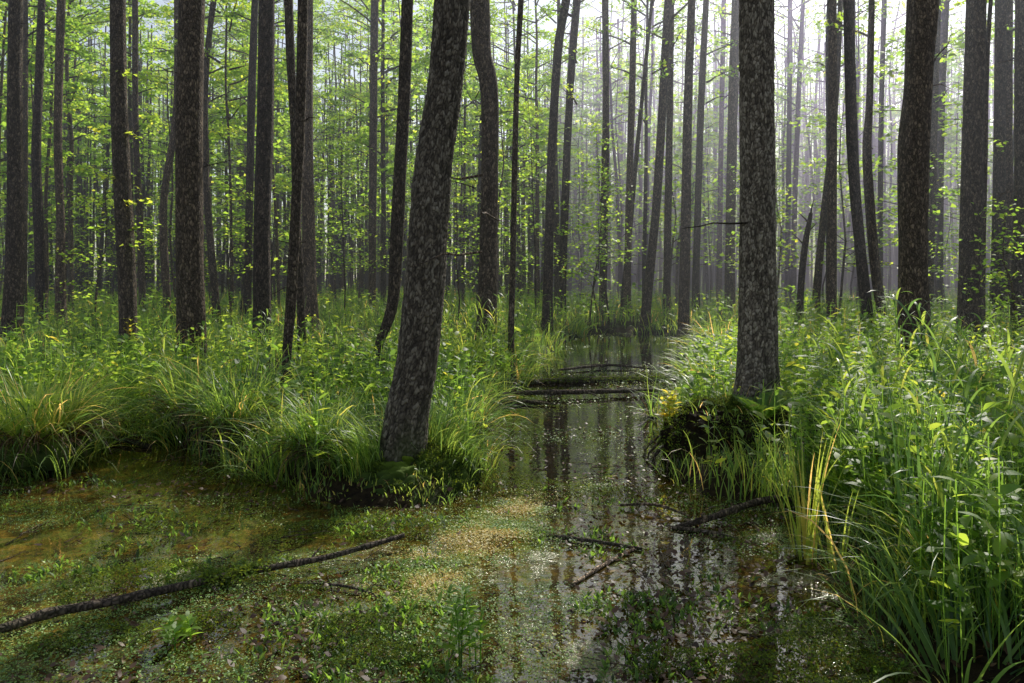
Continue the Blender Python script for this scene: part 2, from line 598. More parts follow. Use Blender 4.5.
# ------------------------------------------------------------------ world, sun, camera
SUN_AZ, SUN_EL = math.radians(25), math.radians(38)
w = bpy.data.worlds.new('World')
S.world = w
w.use_nodes = True
nt = w.node_tree
bg = nt.nodes['Background']
sky = nt.nodes.new('ShaderNodeTexSky')
sky.sky_type = 'NISHITA'
sky.sun_disc = False
sky.sun_elevation = SUN_EL
sky.sun_rotation = SUN_AZ
sky.air_density = 1.0
sky.dust_density = 1.0
hs = nt.nodes.new('ShaderNodeHueSaturation')
hs.inputs['Saturation'].default_value = 0.55
nt.links.new(sky.outputs[0], hs.inputs['Color'])
nt.links.new(hs.outputs[0], bg.inputs[0])
bg.inputs[1].default_value = 0.15
sl = bpy.data.lights.new('sun', 'SUN')
sl.energy = 5.0
sl.angle = math.radians(0.5)
sl.color = (1.0, 0.95, 0.86)
so = bpy.data.objects.new('sun', sl)
COL.objects.link(so)
so.rotation_euler = (PI / 2 - SUN_EL, 0, PI - SUN_AZ)

cd = bpy.data.cameras.new('camera')
cam = bpy.data.objects.new('camera', cd)
COL.objects.link(cam)
cam.location = (0, 0, EYE)
cam.rotation_euler = (PI / 2, 0, 0)
cd.sensor_width = 36
cd.lens = FPX / 1024 * 36
cd.shift_y = -(341.5 - HORIZON) / 1024
cd.clip_end = 1000
S.camera = cam
S.view_settings.view_transform = 'Standard'
S.view_settings.look = 'None'
S.view_settings.exposure = 0
cy = S.cycles
cy.use_denoising = True
cy.max_bounces = 6
cy.diffuse_bounces = 3
cy.glossy_bounces = 2
cy.transmission_bounces = 4
cy.volume_bounces = 0
cy.caustics_reflective = False
cy.caustics_refractive = False
cy.sample_clamp_indirect = 4.0

# ------------------------------------------------------------------ the pond outline and the ground
shore_px = [(-420, 476), (-60, 478), (20, 480), (60, 477), (85, 462), (108, 441), (150, 437), (190, 452), (235, 470), (285, 488), (300, 500), (350, 507), (400, 510),
            (450, 505), (476, 492), (488, 470), (484, 440), (480, 418), (492, 404), (520, 388), (542, 364), (560, 348), (570, 340), (577, 338), (592, 335),
            (620, 333), (655, 334), (690, 338), (706, 345), (700, 358), (690, 372), (684, 400), (668, 430), (664, 478), (700, 497), (760, 507),
            (800, 520), (825, 550), (845, 590), (880, 640), (940, 720)]
shore = [tuple(on_water(*p)[:2]) for p in shore_px] + [(1.6, 1.5), (1.5, -6.0), (-9.0, -6.0)]
back_pool = [tuple(on_water(*p)[:2]) for p in [(-60, 398), (30, 397), (110, 393), (170, 386), (150, 374), (60, 370), (-60, 374)]]
mid_pool = [tuple(on_water(*p)[:2]) for p in [(300, 364), (350, 366), (372, 358), (345, 350), (305, 353)]]


def poly_sd(x, y, poly):
    """signed distance to a polygon, negative inside"""
    P = np.array(poly)
    Q = np.roll(P, -1, axis=0)
    x, y = np.asarray(x, float), np.asarray(y, float)
    best = np.full(x.shape, 1e9)
    ins = np.zeros(x.shape, bool)
    for (ax, ay), (bx, by) in zip(P, Q):
        ex, ey = bx - ax, by - ay
        t = np.clip(((x - ax) * ex + (y - ay) * ey) / (ex * ex + ey * ey + 1e-12), 0, 1)
        best = np.minimum(best, np.hypot(x - ax - t * ex, y - ay - t * ey))
        c = (ay > y) != (by > y)
        ins ^= c & (x < (bx - ax) * (y - ay) / (by - ay + 1e-12) + ax)
    return np.where(ins, -best, best)


def land(x, y):
    """distance inland (positive) from the nearest water edge, roughened"""
    d = np.minimum(np.minimum(poly_sd(x, y, shore), poly_sd(x, y, back_pool)), poly_sd(x, y, mid_pool))
    return d + 0.10 * fbm(np.asarray(x) * 1.7, np.asarray(y) * 1.7, 3.3, 5)


def height(x, y):
    d = land(x, y)
    return -0.22 + sstep(-0.35, 0.35, d) * 0.34 + np.clip(d, 0, 3) * 0.03 + sstep(0.1, 0.6, d) * 0.10 * fbm(np.asarray(x) * 0.9, np.asarray(y) * 0.9, 0.5, 9)


def axis(lo, hi, step, end_lo, end_hi, grow=1.18):
    a = list(np.arange(lo, hi + 1e-6, step))
    s = step
    while a[-1] < end_hi:
        s *= grow
        a.append(a[-1] + s)
    s = step
    while a[0] > end_lo:
        s *= grow
        a.insert(0, a[0] - s)
    return np.array(a)


gx, gy = axis(-9, 9, 0.11, -420, 420), axis(-1, 17, 0.11, -60, 520)
X, Y = np.meshgrid(gx, gy)
g = Geo()
nx, ny = len(gx), len(gy)
i = (np.arange(ny - 1)[:, None] * nx + np.arange(nx - 1)[None, :])
g.add(np.stack([X, Y, height(X, Y)], -1), np.stack([i, i + 1, i + nx + 1, i + nx], -1))
tag(link('ground', g.mesh('ground', M_soil)), 'dark peaty forest soil of the swamp bank', None, None, 'structure')

g = Geo()
g.add([(-60, -20, 0), (60, -20, 0), (60, 60, 0), (-60, 60, 0)], [[0, 1, 2, 3]])
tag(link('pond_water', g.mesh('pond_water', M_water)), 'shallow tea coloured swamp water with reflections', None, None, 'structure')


# ------------------------------------------------------------------ trees
def trunk_mesh(path, radii, sides, rings, near=False, seed=0, mat=None, flare=0.5, amp=0.05):
    """a bark covered stem along path (local coordinates, base near z=0)"""
    pr = np.hstack([np.asarray(path, float), np.asarray(radii, float)[:, None]])
    C = spline(pr, 400)
    if near:   # rings packed where the camera sees the stem
        zcut = 5.2
        k = np.searchsorted(C[:, 2], zcut)
        idx = np.concatenate([np.linspace(0, k, int(rings * .86)), np.linspace(k, 399, int(rings * .14) + 2)[1:]])
    else:
        idx = np.linspace(0, 399, rings)
    P = np.stack([np.interp(idx, np.arange(400), C[:, a]) for a in range(3)], 1)
    R = np.interp(idx, np.arange(400), C[:, 3])
    tone = {}

    def nz(ang, P, rr):
        z = P[:, 2:3]
        cx, cy_ = np.cos(ang)[None, :], np.sin(ang)[None, :]
        lob = 1 + flare * np.exp(-np.clip(z, 0, None) / 0.27) * (0.65 + 0.5 * vnoise(cx * 1.6 + seed, cy_ * 1.6, z * 0.6, seed))
        big = amp * fbm(cx * 0.9 + seed * 3.1, cy_ * 0.9, z * 1.3, seed + 3)
        out = rr * lob * (1 + big)
        if near:
            r0 = float(np.median(R[:max(4, len(R) // 2)]))
            per = max(8, round(2 * PI * r0 / 0.021))
            u = np.repeat(ang[None, :] / (2 * PI) * per, len(P), 0)
            h_ = np.cumsum(np.r_[0, np.linalg.norm(np.diff(P, axis=0), axis=1)])[:, None]
            v = np.repeat(h_ / 0.046, len(ang), 1)
            ju = u + 0.9 * vnoise(cx * 4 + seed, cy_ * 4, z * 5, seed + 7) + 0.3 * vnoise(cx * 13 + seed, cy_ * 13, z * 16, seed + 17)
            jv = v + 0.9 * vnoise(cx * 4 + seed, cy_ * 4, z * 5, seed + 8) + 0.3 * vnoise(cx * 13 + seed, cy_ * 13, z * 16, seed + 18)
            c1, own = worley(ju, jv, per, seed)
            c2, own2 = worley(ju * 2, jv * 1.7, per * 2, seed + 1)
            furrow = fbm(cx * 5.5 + seed, cy_ * 5.5, z * 1.2, seed + 12)
            fl = fbm(cx * 10, cy_ * 10, z * 12, seed + 9)
            plate = np.clip(c1 / 0.5, 0, 1) ** 0.8 * 0.6 + np.clip(c2 / 0.5, 0, 1) * 0.2 + 0.2 * np.clip(0.5 + furrow, 0, 1)
            tone['t'] = np.clip(np.clip(c1 / 0.4, 0, 1) * (0.08 + 0.85 * own ** 1.6 + 0.1 * own2) * (0.85 + 0.5 * furrow) + 0.10 * fl + 0.02, 0, 1).ravel()
            out = out + 0.011 * (plate - 0.6) + 0.005 * own * (plate > .3) + 0.006 * fl
        return out

    g = Geo()
    tube(g, P, R, sides, 0.5, 0, nz, cap=False)
    if near:
        g.T[0] = tone['t']
    return g.mesh('trunk', mat or M_bark)


def limb_path(p0, yaw, length, rise, n=7, wob=0.12):
    t = np.linspace(0, 1, n)
    d = np.array([math.cos(yaw), math.sin(yaw), 0])
    P = p0 + t[:, None] * length * d
    P[:, 2] += length * (rise * t - 0.18 * t ** 2)
    P += np.cumsum(rng.normal(0, wob * length / n, (n, 3)), 0) * (t[:, None] > 0)
    return P


def leaf_cloud(g, centre, n, rad, flat, size, tone_mid, mat=0):
    v = rng.normal(0, 1, (n, 3))
    v /= np.linalg.norm(v, axis=1, keepdims=True)
    v *= (rng.uniform(0, 1, (n, 1)) ** 0.45)
    pos = centre + v * np.array([rad, rad, rad * flat])
    nr = rand_dirs(n, 1.0, 0.7)
    d = rand_dirs(n, -0.25, 0.35)
    leaves(g, pos, d, nr, rng.uniform(0.7, 1.25, n) * size, np.clip(rng.normal(tone_mid, 0.17, n), 0, 1), mat)


def crown_mesh(z0, z1, rmax, nlimb, per, size, bare=6, high=0.22):
    g = Geo()
    for k in range(nlimb):
        f = (k + rng.uniform(0, 1)) / nlimb
        z = z0 + (z1 - z0) * f
        r = rmax * (0.55 + 0.9 * f) if f < .5 else rmax * (1.45 - 0.9 * f)
        r *= rng.uniform(0.6, 1.15)
        yaw = rng.uniform(0, 2 * PI)
        P = limb_path(np.array([0, 0, z]), yaw, r, rng.uniform(0.25, 0.75))
        tube(g, P, np.linspace(0.035, 0.008, len(P)), 4, 0.5, 1, cap=False)
        ncl = max(2, int(2.2 * r))
        for c in range(ncl):
            q = P[min(len(P) - 1, int(rng.uniform(0.3, 1.0) * len(P)))] + rng.normal(0, 0.17, 3) * r * .5
            leaf_cloud(g, q, int(per * rng.uniform(0.6, 1.4) * (1 if q[2] < 12.0 else high)), rng.uniform(0.25, 0.65), 0.24, size, rng.uniform(0.2, 0.7))
    for k in range(bare):           # dead twigs below the crown
        z = rng.uniform(1.6, z0 + 1)
        P = limb_path(np.array([0, 0, z]), rng.uniform(0, 2 * PI), rng.uniform(0.25, 0.8), rng.uniform(-0.1, 0.6), 5, 0.25)
        tube(g, P, np.linspace(0.013, 0.004, len(P)), 3, 0.5, 1, cap=False)
    return g.mesh('crown', [M_crown, M_twig], smooth=False)


CROWNS = [crown_mesh(z0, z1, r, nl, per, 0.125) for z0, z1, r, nl, per in
          [(7.5, 17.5, 2.0, 13, 18), (8.5, 18, 2.2, 12, 20), (7, 17, 1.9, 14, 16), (9, 18.5, 2.3, 12, 20)]]
FARCROWNS = [crown_mesh(z0, z1, r, nl, per * 1.7, 0.125) for z0, z1, r, nl, per in
             [(5.5, 17.5, 2.5, 24, 50), (6, 18, 2.7, 23, 50), (4.5, 17, 2.4, 26, 44), (7, 18.5, 2.8, 22, 54), (4, 16.5, 2.4, 26, 44), (6, 18, 2.6, 24, 50)]]
DENSE = [crown_mesh(z0, z1, r, nl, per, 0.135, 6, 0.65) for z0, z1, r, nl, per in
         [(5.5, 19, 2.6, 27, 66), (4.5, 20, 2.8, 28, 62), (7, 20, 2.7, 25, 70), (4, 18.5, 2.5, 28, 62)]]

# label, distance Y, sides, name of kind of bark, [(px, py, width in px) from top to bottom], name
TREES = [
    ("leaning thick dark alder on the grassy hummock rising from the pond", 6.0, 180, 'near', [(452, 0, 39), (445, 85, 38), (433, 170, 41), (419, 342, 45), (408, 410, 47), (402, 455, 52), (400, 478, 58)]),
    ("straight thick alder with flaky pale grey bark on the right hummock", 7.2, 190, 'pale', [(755, 0, 36), (757, 171, 37), (759, 300, 40), (759, 360, 41), (758, 400, 45), (758, 420, 50)]),
    ("stout alder with an S bend behind the tall reeds at right", 11, 80, 'bark', [(924, 0, 30), (918, 80, 27), (912, 150, 30), (912, 250, 28), (914, 320, 31), (915, 372, 36)]),
    ("straight dark alder between the S bent trunk and the right edge", 14, 56, 'bark', [(977, 0, 19), (973, 150, 20), (969, 310, 24), (968, 352, 29)]),
    ("slender upright dark trunk right of the flaky pale alder", 18, 32, 'bark', [(832, 0, 8), (833, 150, 9), (831, 300, 10), (830, 340, 12)]),
    ("dark trunk curving away to the left at its top, crossing a browner trunk", 16, 40, 'bark', [(848, 0, 11), (853, 150, 11), (861, 250, 11), (866, 310, 12), (867, 350, 14)]),
    ("browner trunk leaning left and thinning upward beside the curved dark trunk", 17.5, 40, 'bark', [(872, 0, 6), (869, 100, 7), (867, 160, 9), (875, 260, 10), (882, 315, 10), (884, 345, 12)]),
    ("straight dark trunk standing on the right shore of the water channel", 18.5, 40, 'bark', [(692, 0, 8), (688, 100, 9), (686, 200, 10), (684, 320, 12), (684, 345, 15)]),
    ("thin trunk leaning strongly right on the far bank of the channel", 22, 30, 'bark', [(668, 0, 8), (660, 150, 9), (654, 230, 9), (646, 312, 10), (645, 338, 12)]),
    ("dark trunk bowing to the right at its top above the sunlit reeds", 20, 32, 'bark', [(566, 0, 9), (558, 50, 9), (552, 150, 9), (548, 280, 10), (547, 342, 13)]),
    ("thick trunk with a marked kink near its top, right of the leaning hummock alder", 13, 64, 'bark', [(479, -20, 21), (480, 20, 21), (482, 55, 20), (488, 80, 19), (490, 120, 18), (489, 220, 18), (487, 310, 21), (487, 362, 26)]),
    ("thin wavy sapling stem rooted at the water edge left of the channel log", 11.4, 20, 'bark', [(521, 0, 6), (517, 75, 5.5), (515, 150, 6), (513, 250, 6), (511, 340, 6.5), (513, 388, 7)]),
    ("trunk sweeping left into a thin bent foot behind the leaning hummock alder", 11.5, 44, 'bark', [(408, 0, 12), (405, 80, 13), (401, 150, 13), (396, 240, 14), (392, 305, 12), (379, 345, 9), (374, 382, 10)]),
    ("mid size trunk with a sprig of bright leaves at its middle", 13, 56, 'bark', [(118, 0, 15), (120, 80, 16), (122, 160, 17), (125, 260, 18), (127, 330, 18), (127, 370, 22)]),
    ("thickest trunk of the left bank, with rough bark and a dead twig at its foot", 10.5, 80, 'bark', [(192, 0, 25), (191, 120, 27), (190, 220, 27), (190, 320, 29), (189, 385, 34)]),
    ("straight dark trunk right of the thickest trunk of the left bank", 14, 48, 'bark', [(266, 0, 16), (265, 120, 17), (263, 220, 17), (262, 315, 18), (262, 358, 22)]),
    ("slim trunk with a narrow dark foot reaching the pond bank", 10, 44, 'bark', [(302, 0, 11), (301, 60, 11), (299, 140, 11), (296, 220, 11), (292, 300, 11), (288, 350, 9.5), (285, 400, 9), (285, 418, 11)]),
    ("brown trunk close behind the slim trunk with the narrow foot", 18, 40, 'bark', [(308, 0, 11), (307, 120, 12), (308, 220, 13), (310, 300, 16), (311, 335, 20)]),
    ("thickest dark trunk at the left border of the forest", 15, 48, 'bark', [(17, 0, 13), (15, 120, 14), (14, 200, 16), (13, 280, 18), (12, 350, 21)]),
    ("wavering dark trunk second in from the left border", 20, 32, 'bark', [(41, 0, 7), (39, 80, 8), (37, 160, 9), (40, 270, 11), (41, 335, 13)]),
    ("slender trunk with a slight S curve third in from the left border", 20, 32, 'bark', [(61, 0, 8), (58, 130, 8), (61, 220, 8), (60, 290, 10), (60, 335, 12)]),
    ("slanting thin trunk with a kink left of the thickest left bank trunk", 22, 28, 'bark', [(178, 0, 7), (176, 110, 7), (165, 190, 7), (164, 240, 8), (167, 300, 8), (167, 330, 9)]),
    ("thin stem bowed like a sabre just right of the thickest left bank trunk", 20, 28, 'bark', [(214, 0, 6), (207, 60, 6), (204, 130, 7), (207, 200, 7), (215, 290, 8), (218, 330, 9)]),
    ("pale edged slim trunk left of the straight dark trunk with moss", 22, 28, 'bark', [(255, 0, 7), (252, 90, 8), (250, 160, 8), (248, 290, 8), (247, 335, 10)]),
    ("very thin upright stem behind the second trunk from the left border", 24, 22, 'bark', [(25, 30, 5), (25, 150, 6), (24, 300, 6), (24, 328, 7)]),
    ("thin straight stem right of the trunk with the leafy sprig", 24, 22, 'bark', [(135, 0, 6), (136, 130, 6), (140, 230, 7), (142, 300, 7), (142, 328, 8)]),
    ("tall even trunk alone in the light gap left of the leaning hummock alder", 26, 24, 'bark', [(375, 0, 8), (373, 150, 8), (372, 295, 8), (372, 325, 10)]),
    ("straight knotty trunk rising from the shrubs beyond the channel", 25, 24, 'bark', [(605, 0, 7), (606, 100, 7), (605, 180, 8), (603, 300, 8), (603, 327, 9)]),
    ("slim trunk with a side stem crossing it left of the strongly leaning trunk", 25, 24, 'bark', [(634, 0, 6), (632, 90, 7), (630, 170, 7), (627, 290, 8), (627, 326, 9)]),
    ("thin stem leaning left that crosses a slim trunk beyond the channel", 26, 18, 'bark', [(652, 0, 3.5), (645, 70, 4), (637, 150, 4.5), (630, 230, 5), (623, 296, 5), (623, 324, 6)]),
    ("slanting trunk right of the bowing dark trunk above sunlit shrubs", 24, 26, 'bark', [(577, 0, 8), (572, 60, 8), (567, 150, 8), (562, 290, 9), (562, 328, 10)]),
    ("thin trunk half hidden behind the strongly leaning trunk on the far bank", 24, 24, 'bark', [(671, 0, 7), (670, 90, 7), (667, 290, 8), (667, 328, 9)]),
    ("hazy thin trunk right of the straight trunk on the channel shore", 26, 24, 'bark', [(706, 0, 6), (701, 110, 7), (697, 240, 7), (696, 290, 8), (696, 324, 9)]),
    ("hazy grey trunk just left of the flaky pale alder", 27, 28, 'bark', [(736, 0, 9), (733, 120, 10), (730, 240, 10), (730, 290, 11), (730, 323, 12)]),
    ("slightly tilted thin trunk left of the hazy grey trunk", 32, 20, 'bark', [(724, 0, 5), (721, 150, 5), (719, 285, 6), (719, 316, 7)]),
    ("left one of two close thin trunks right of the flaky pale alder", 34, 20, 'bark', [(790, 0, 4.5), (789, 130, 5), (787, 285, 5.5), (787, 314, 6)]),
    ("right one of two close thin trunks, slanting, right of the flaky pale alder", 34, 20, 'bark', [(803, 0, 4), (799, 90, 5), (795, 200, 5), (793, 285, 6), (793, 314, 7)]),
    ("slanted trunk close left of the slender upright dark trunk at right", 25, 24, 'bark', [(838, 60, 6), (832, 140, 7), (824, 215, 7), (817, 290, 8), (815, 326, 9)]),
    ("left one of two straight trunks seen right of the S bent alder", 24, 28, 'bark', [(937, 0, 8), (933, 120, 9), (930, 285, 9), (929, 328, 11)]),
    ("right one of two straight trunks seen right of the S bent alder", 28, 24, 'bark', [(945, 0, 8), (941, 120, 8), (939, 285, 8), (939, 321, 10)]),
    ("bluish dark trunk left one of a tight pair near the right edge", 21, 34, 'bark', [(1000, 0, 11), (1000, 150, 11), (997, 275, 13), (996, 336, 16)]),
    ("bluish dark trunk right one of a tight pair near the right edge", 22, 30, 'bark', [(1008, 0, 8), (1009, 150, 8), (1009, 275, 9), (1009, 334, 11)]),
    ("thin dark stem leaning right beside the straight dark alder at right", 15.5, 20, 'bark', [(991, -10, 4), (987, 60, 4.5), (985, 180, 5), (982, 285, 5.5), (982, 345, 6.5)]),
    ("dark trunk cut by the right border of the picture", 18, 34, 'bark', [(1023, 0, 14), (1022, 150, 14), (1021, 280, 16), (1020, 345, 20)]),
    ("faint thin trunk behind the browner leaning trunk at right", 30, 20, 'bark', [(884, 0, 5), (881, 130, 5), (880, 290, 6), (880, 319, 7)]),
    ("side stem beside the slim trunk with the narrow dark foot", 12.5, 30, 'bark', [(288, -10, 9), (291, 60, 9), (295, 130, 8.5), (297, 220, 8), (300, 300, 8), (302, 372, 9)]),
]
BARK = {'near': M_bark_near, 'pale': M_bark_pale, 'bark': M_bark}
used_xy = []
for k, (label, Yt, sides, bark, pts) in enumerate(TREES):
    pw = sorted([np.r_[at(px, py, Yt), wd * Yt / FPX / 2] for px, py, wd in pts], key=lambda p: p[2])
    pw = np.array(pw)
    pw[:, 3] *= 0.90 if bark != 'bark' else 0.96
    # a slight lean in depth too, so that the stem is not flat in one plane
    pw[:, 1] += 0.05 * np.sin(pw[:, 2] * 0.9 + k) * min(1.0, pts[0][2] / 12)
    base = pw[0, :3].copy()
    base[2] = min(base[2], float(height(np.array([base[0]]), np.array([base[1]]))[0])) - 0.05 if k not in (0, 1) else base[2]
    if pw[0, 2] - base[2] > 0.12:
        pw = np.vstack([np.r_[base, pw[0, 3] * 1.1], pw])
    top, r = pw[-1].copy(), pw[-1, 3]
    d = (pw[-1, :3] - pw[-2, :3])
    d /= np.linalg.norm(d)
    H = 15.5 + (k * 37 % 10) * 0.25
    p, ext = top[:3].copy(), []
    while p[2] < H:
        d = d * 0.75 + np.array([0, 0, 0.25])
        d /= np.linalg.norm(d)
        p = p + d * 1.2
        ext.append(np.r_[p, max(0.02, r * (1 - 0.8 * (p[2] - top[2]) / (H + 1 - top[2])))])
    pw = np.vstack([pw, ext])
    loc = pw[:, :3] - base
    near = bark != 'bark'
    t = thing('alder_tree', label, 'tree', base, 0, 'alder trees one can tell apart in the swamp')
    link('trunk', trunk_mesh(loc, pw[:, 3], sides, 820 if near else max(40, sides * 3), near, k + 1, BARK[bark], flare=(0.26 if k == 0 else 0.55) if near else 0.6, amp=0.07 if sides > 30 else 0.10), t)
    up = loc[np.searchsorted(loc[:, 2], 10.0)]
    c = link('crown', CROWNS[k % len(CROWNS)], t, (up[0], up[1], 0), k * 2.4)
    used_xy.append(base[:2])
    TREES[k] = (*TREES[k], t, loc)


def sprig(parent, p0, yaws, length, n, size, seedtone=0.75):
    """a short leafy twig growing out of a stem"""
    g = Geo()
    for yaw in yaws:
        P = limb_path(np.array(p0), yaw, length, rng.uniform(-0.05, 0.25), 6, 0.1)
        tube(g, P, np.linspace(0.006, 0.002, len(P)), 3, 0.5, 1, cap=False)
        m = n
        q = P[rng.integers(1, len(P), m)] + rng.normal(0, 0.05, (m, 3)) * [1, 1, 0.5]
        d = rand_dirs(m, -0.1, 0.2)
        leaves(g, q, d, rand_dirs(m, 1.6, 0.4), rng.uniform(0.7, 1.2, m) * size, np.clip(rng.normal(seedtone, 0.12, m), 0, 1), 0, 0.75)
    return link('leafy_sprig', g.mesh('leafy_sprig', [M_sap, M_twig], smooth=False), parent)


t13, loc13 = TREES[13][5], TREES[13][6]
for z, yw, ln in [(2.9, (5.6, 0.2), 0.45), (2.45, (5.9, 0.5, 3.4), 0.55), (2.2, (5.5, 0.1), 0.5), (3.3, (4.2,), 0.35), (4.1, (3.6, 5.9), 0.4), (5.1, (5.6, 2.8), 0.5)]:
    q = loc13[np.argmin(abs(loc13[:, 2] - z))]
    sprig(t13, (q[0], q[1], z), yw, ln, 12, 0.105)
# a dead twig leaning at the foot of the thickest left bank trunk
g = Geo()
for a in range(5):
    P = limb_path(np.array([0.12, -0.2, 0.75]), 4.2 + 0.5 * a, rng.uniform(0.25, 0.6), rng.uniform(0.8, 1.6), 6, 0.2)
    tube(g, P, np.linspace(0.007, 0.002, 6), 3, 0.7, 0, cap=False)
link('dead_twig', g.mesh('dead_twig', M_dead), TREES[14][5])

# the far trees: seven stems, copied
far_protos = []
for k in range(8):
    zs = np.linspace(0, 16.5, 9)
    wob = np.cumsum(rng.normal(0, 0.10 + 0.03 * (k % 3), (9, 2)), 0) * np.linspace(0, 1, 9)[:, None]
    loc = np.column_stack([wob, zs])
    r0 = [0.075, 0.10, 0.065, 0.09, 0.12, 0.07, 0.095, 0.06][k]
    far_protos.append((trunk_mesh(loc, np.linspace(r0, r0 * 0.25, 9), 10, 44, seed=90 + k, flare=0.3, amp=0.08), wob[5]))
pts, tries = [], 0
while len(pts) < 248 and tries < 20000:
    tries += 1
    yy = 23 + 52 * rng.uniform() ** 0.8
    xx = rng.uniform(-1, 1) * (0.70 * yy + 3)
    if float(land(np.array([xx]), np.array([yy]))[0]) < 0.4:
        continue
    if min([math.hypot(xx - a, yy - b) for a, b in used_xy] + [9]) < 1.5:
        continue
    u = xx / yy
    if yy < 26 and min(abs(u - b[0] / b[1]) for b in used_xy) < 0.008:
        continue
    used_xy.append((xx, yy))
    pts.append((xx, yy))
# a few unseen stems beside the frame, added so their crowns shade the foreground
pts += [(14.5, 11.5), (17, 15.5), (20, 20), (-14, 12)]
LBL = {0: ("slim far trunk in the green depth of the left third", "slim far trunks in the left third of the forest"),
       1: ("slim far trunk in the depth behind the water channel", "slim far trunks in the middle third of the forest"),
       2: ("slim far trunk in the violet haze of the right third", "slim far trunks in the right third of the forest, with unseen stems added for shade")}
for k, (xx, yy) in enumerate(pts):
    me, off = far_protos[int(rng.integers(0, 8))]
    u = xx / yy
    lab, grp = LBL[0 if u < -0.22 else 1 if u < 0.24 else 2]  # the unseen stems added for shade take these labels too
    z = float(height(np.array([xx]), np.array([yy]))[0]) - 0.05
    sc = rng.uniform(0.85, 1.2)
    t = thing('alder_tree', lab, 'tree', (xx, yy, z), rng.uniform(0, 6.28), grp)
    t.rotation_euler = (rng.normal(0, 0.02), rng.normal(0, 0.02), rng.uniform(0, 6.28))
    t.scale = (sc, sc, sc)
    link('trunk', me, t)
    # the canopy is open towards the sun, along the line of the channel
    off_sun = (xx + 0.5) * math.cos(SUN_AZ) - (yy - 5) * math.sin(SUN_AZ)
    full = yy > 23 and not (yy < 33 and off_sun > -9) and not (-9 < off_sun < 12 and u > 0.02 and rng.uniform() < 0.62)
    link('crown', (DENSE if u < -0.10 and yy > 28 else FARCROWNS if full else CROWNS)[int(rng.integers(0, 4))], t, (off[0] * .6, off[1] * .6, 0), rng.uniform(0, 6.28))

# the broken dead snag
t = thing('dead_snag', 'short broken dead stem slanting to the left between hazy trunks', 'dead tree', at(799, 300, 21) * [1, 1, 0])
loc = np.array([at(799, 330, 21), at(801, 280, 21), at(805, 240, 21), at(811, 207, 21)]) - at(799, 330, 21)
link('trunk', trunk_mesh(loc, np.array([0.10, 0.09, 0.085, 0.05]), 16, 40, seed=55, mat=M_bark), t)
g = Geo()
for a in range(4):
    P = limb_path(loc[2] + (loc[3] - loc[2]) * a / 3, [2.9, 0.4, 3.4, 0.9][a], 0.35, 1.2, 4, 0.1)
    tube(g, P, np.linspace(0.03, 0.006, 4), 4, 0.5, 0, cap=False)
link('broken_splinter', g.mesh('broken_splinter', M_bark), t)


# ------------------------------------------------------------------ saplings in the understorey
def sapling_parts(h, n_spray, per, size, spread):
    gs, gl = Geo(), Geo()
    wob = np.cumsum(rng.normal(0, 0.06, (7, 2)), 0)
    P = np.column_stack([wob, np.linspace(0, h, 7)])
    tube(gs, P, np.linspace(0.028, 0.006, 7), 6, 0.5, 0, cap=False)
    for k in range(n_spray):
        z = h * (0.22 + 0.78 * (k + rng.uniform()) / n_spray)
        c = np.array([np.interp(z, P[:, 2], P[:, 0]), np.interp(z, P[:, 2], P[:, 1]), z])
        ln = spread * (1.15 - 0.75 * z / h) * rng.uniform(0.6, 1.2)
        Q = limb_path(c, rng.uniform(0, 2 * PI), ln, rng.uniform(0.05, 0.5), 6, 0.14)
        tube(gl, Q, np.linspace(0.010, 0.003, 6), 3, 0.5, 1, cap=False)
        for q in Q[2:]:
            m = int(per * rng.uniform(0.5, 1.3))
            pos = q + rng.normal(0, 1, (m, 3)) * [0.2, 0.2, 0.07]
            leaves(gl, pos, rand_dirs(m, -0.15, 0.3), rand_dirs(m, 1.5, 0.5), rng.uniform(0.7, 1.25, m) * size, np.clip(rng.normal(0.48, 0.2, m), 0, 1), 0, 0.7)
    return gs.mesh('stem', M_twig), gl.mesh('foliage', [M_sap, M_twig], smooth=False)


SAPS = [sapling_parts(*a) for a in [(5.2, 16, 10, 0.105, 1.3), (3.6, 13, 10, 0.10, 1.0), (6.8, 20, 10, 0.11, 1.5), (2.6, 11, 9, 0.09, 0.8), (4.4, 15, 11, 0.10, 1.2)]]
SPEC = [("bushy sunlit sapling with pale leaves left of the strongly leaning trunk", 610, 23, 4, 1.15), ("tall leafy sapling crowding the trunks beyond the sunlit reeds", 535, 22, 2, 1.0),
        ("low bright sapling behind the knotty trunk beyond the channel", 590, 21, 1, 1.1), ("sapling with yellowing leaves right of the S bent alder", 955, 16.5, 0, 0.85),
        ("small sapling with rusty leaf tips near the tight pair of trunks", 1004, 13, 3, 1.0), ("leafy sapling between the thin trunks of the left border", 95, 18.5, 1, 1.15),
        ("sapling behind the kinked trunk and the leaning hummock alder", 460, 19, 2, 0.8), ("sapling with drooping sprays in the gap between the two dark left trunks", 232, 21, 4, 1.0),
        ("sapling in the haze between the crossing trunks at right", 900, 22, 0, 1.0), ("sapling in front of the light gap left of the hummock alder", 345, 22, 2, 0.95)]
for lab, px, Ys, v, sc in SPEC:
    p = at(px, 300, Ys)
    z = float(height(np.array([p[0]]), np.array([Ys]))[0]) - 0.03
    t = thing('sapling', lab, 'sapling', (p[0], Ys, z), px * 0.1, 'leafy saplings one can tell apart')
    t.scale = (sc, sc, sc)
    link('stem', SAPS[v][0], t)
    link('foliage', SAPS[v][1], t)
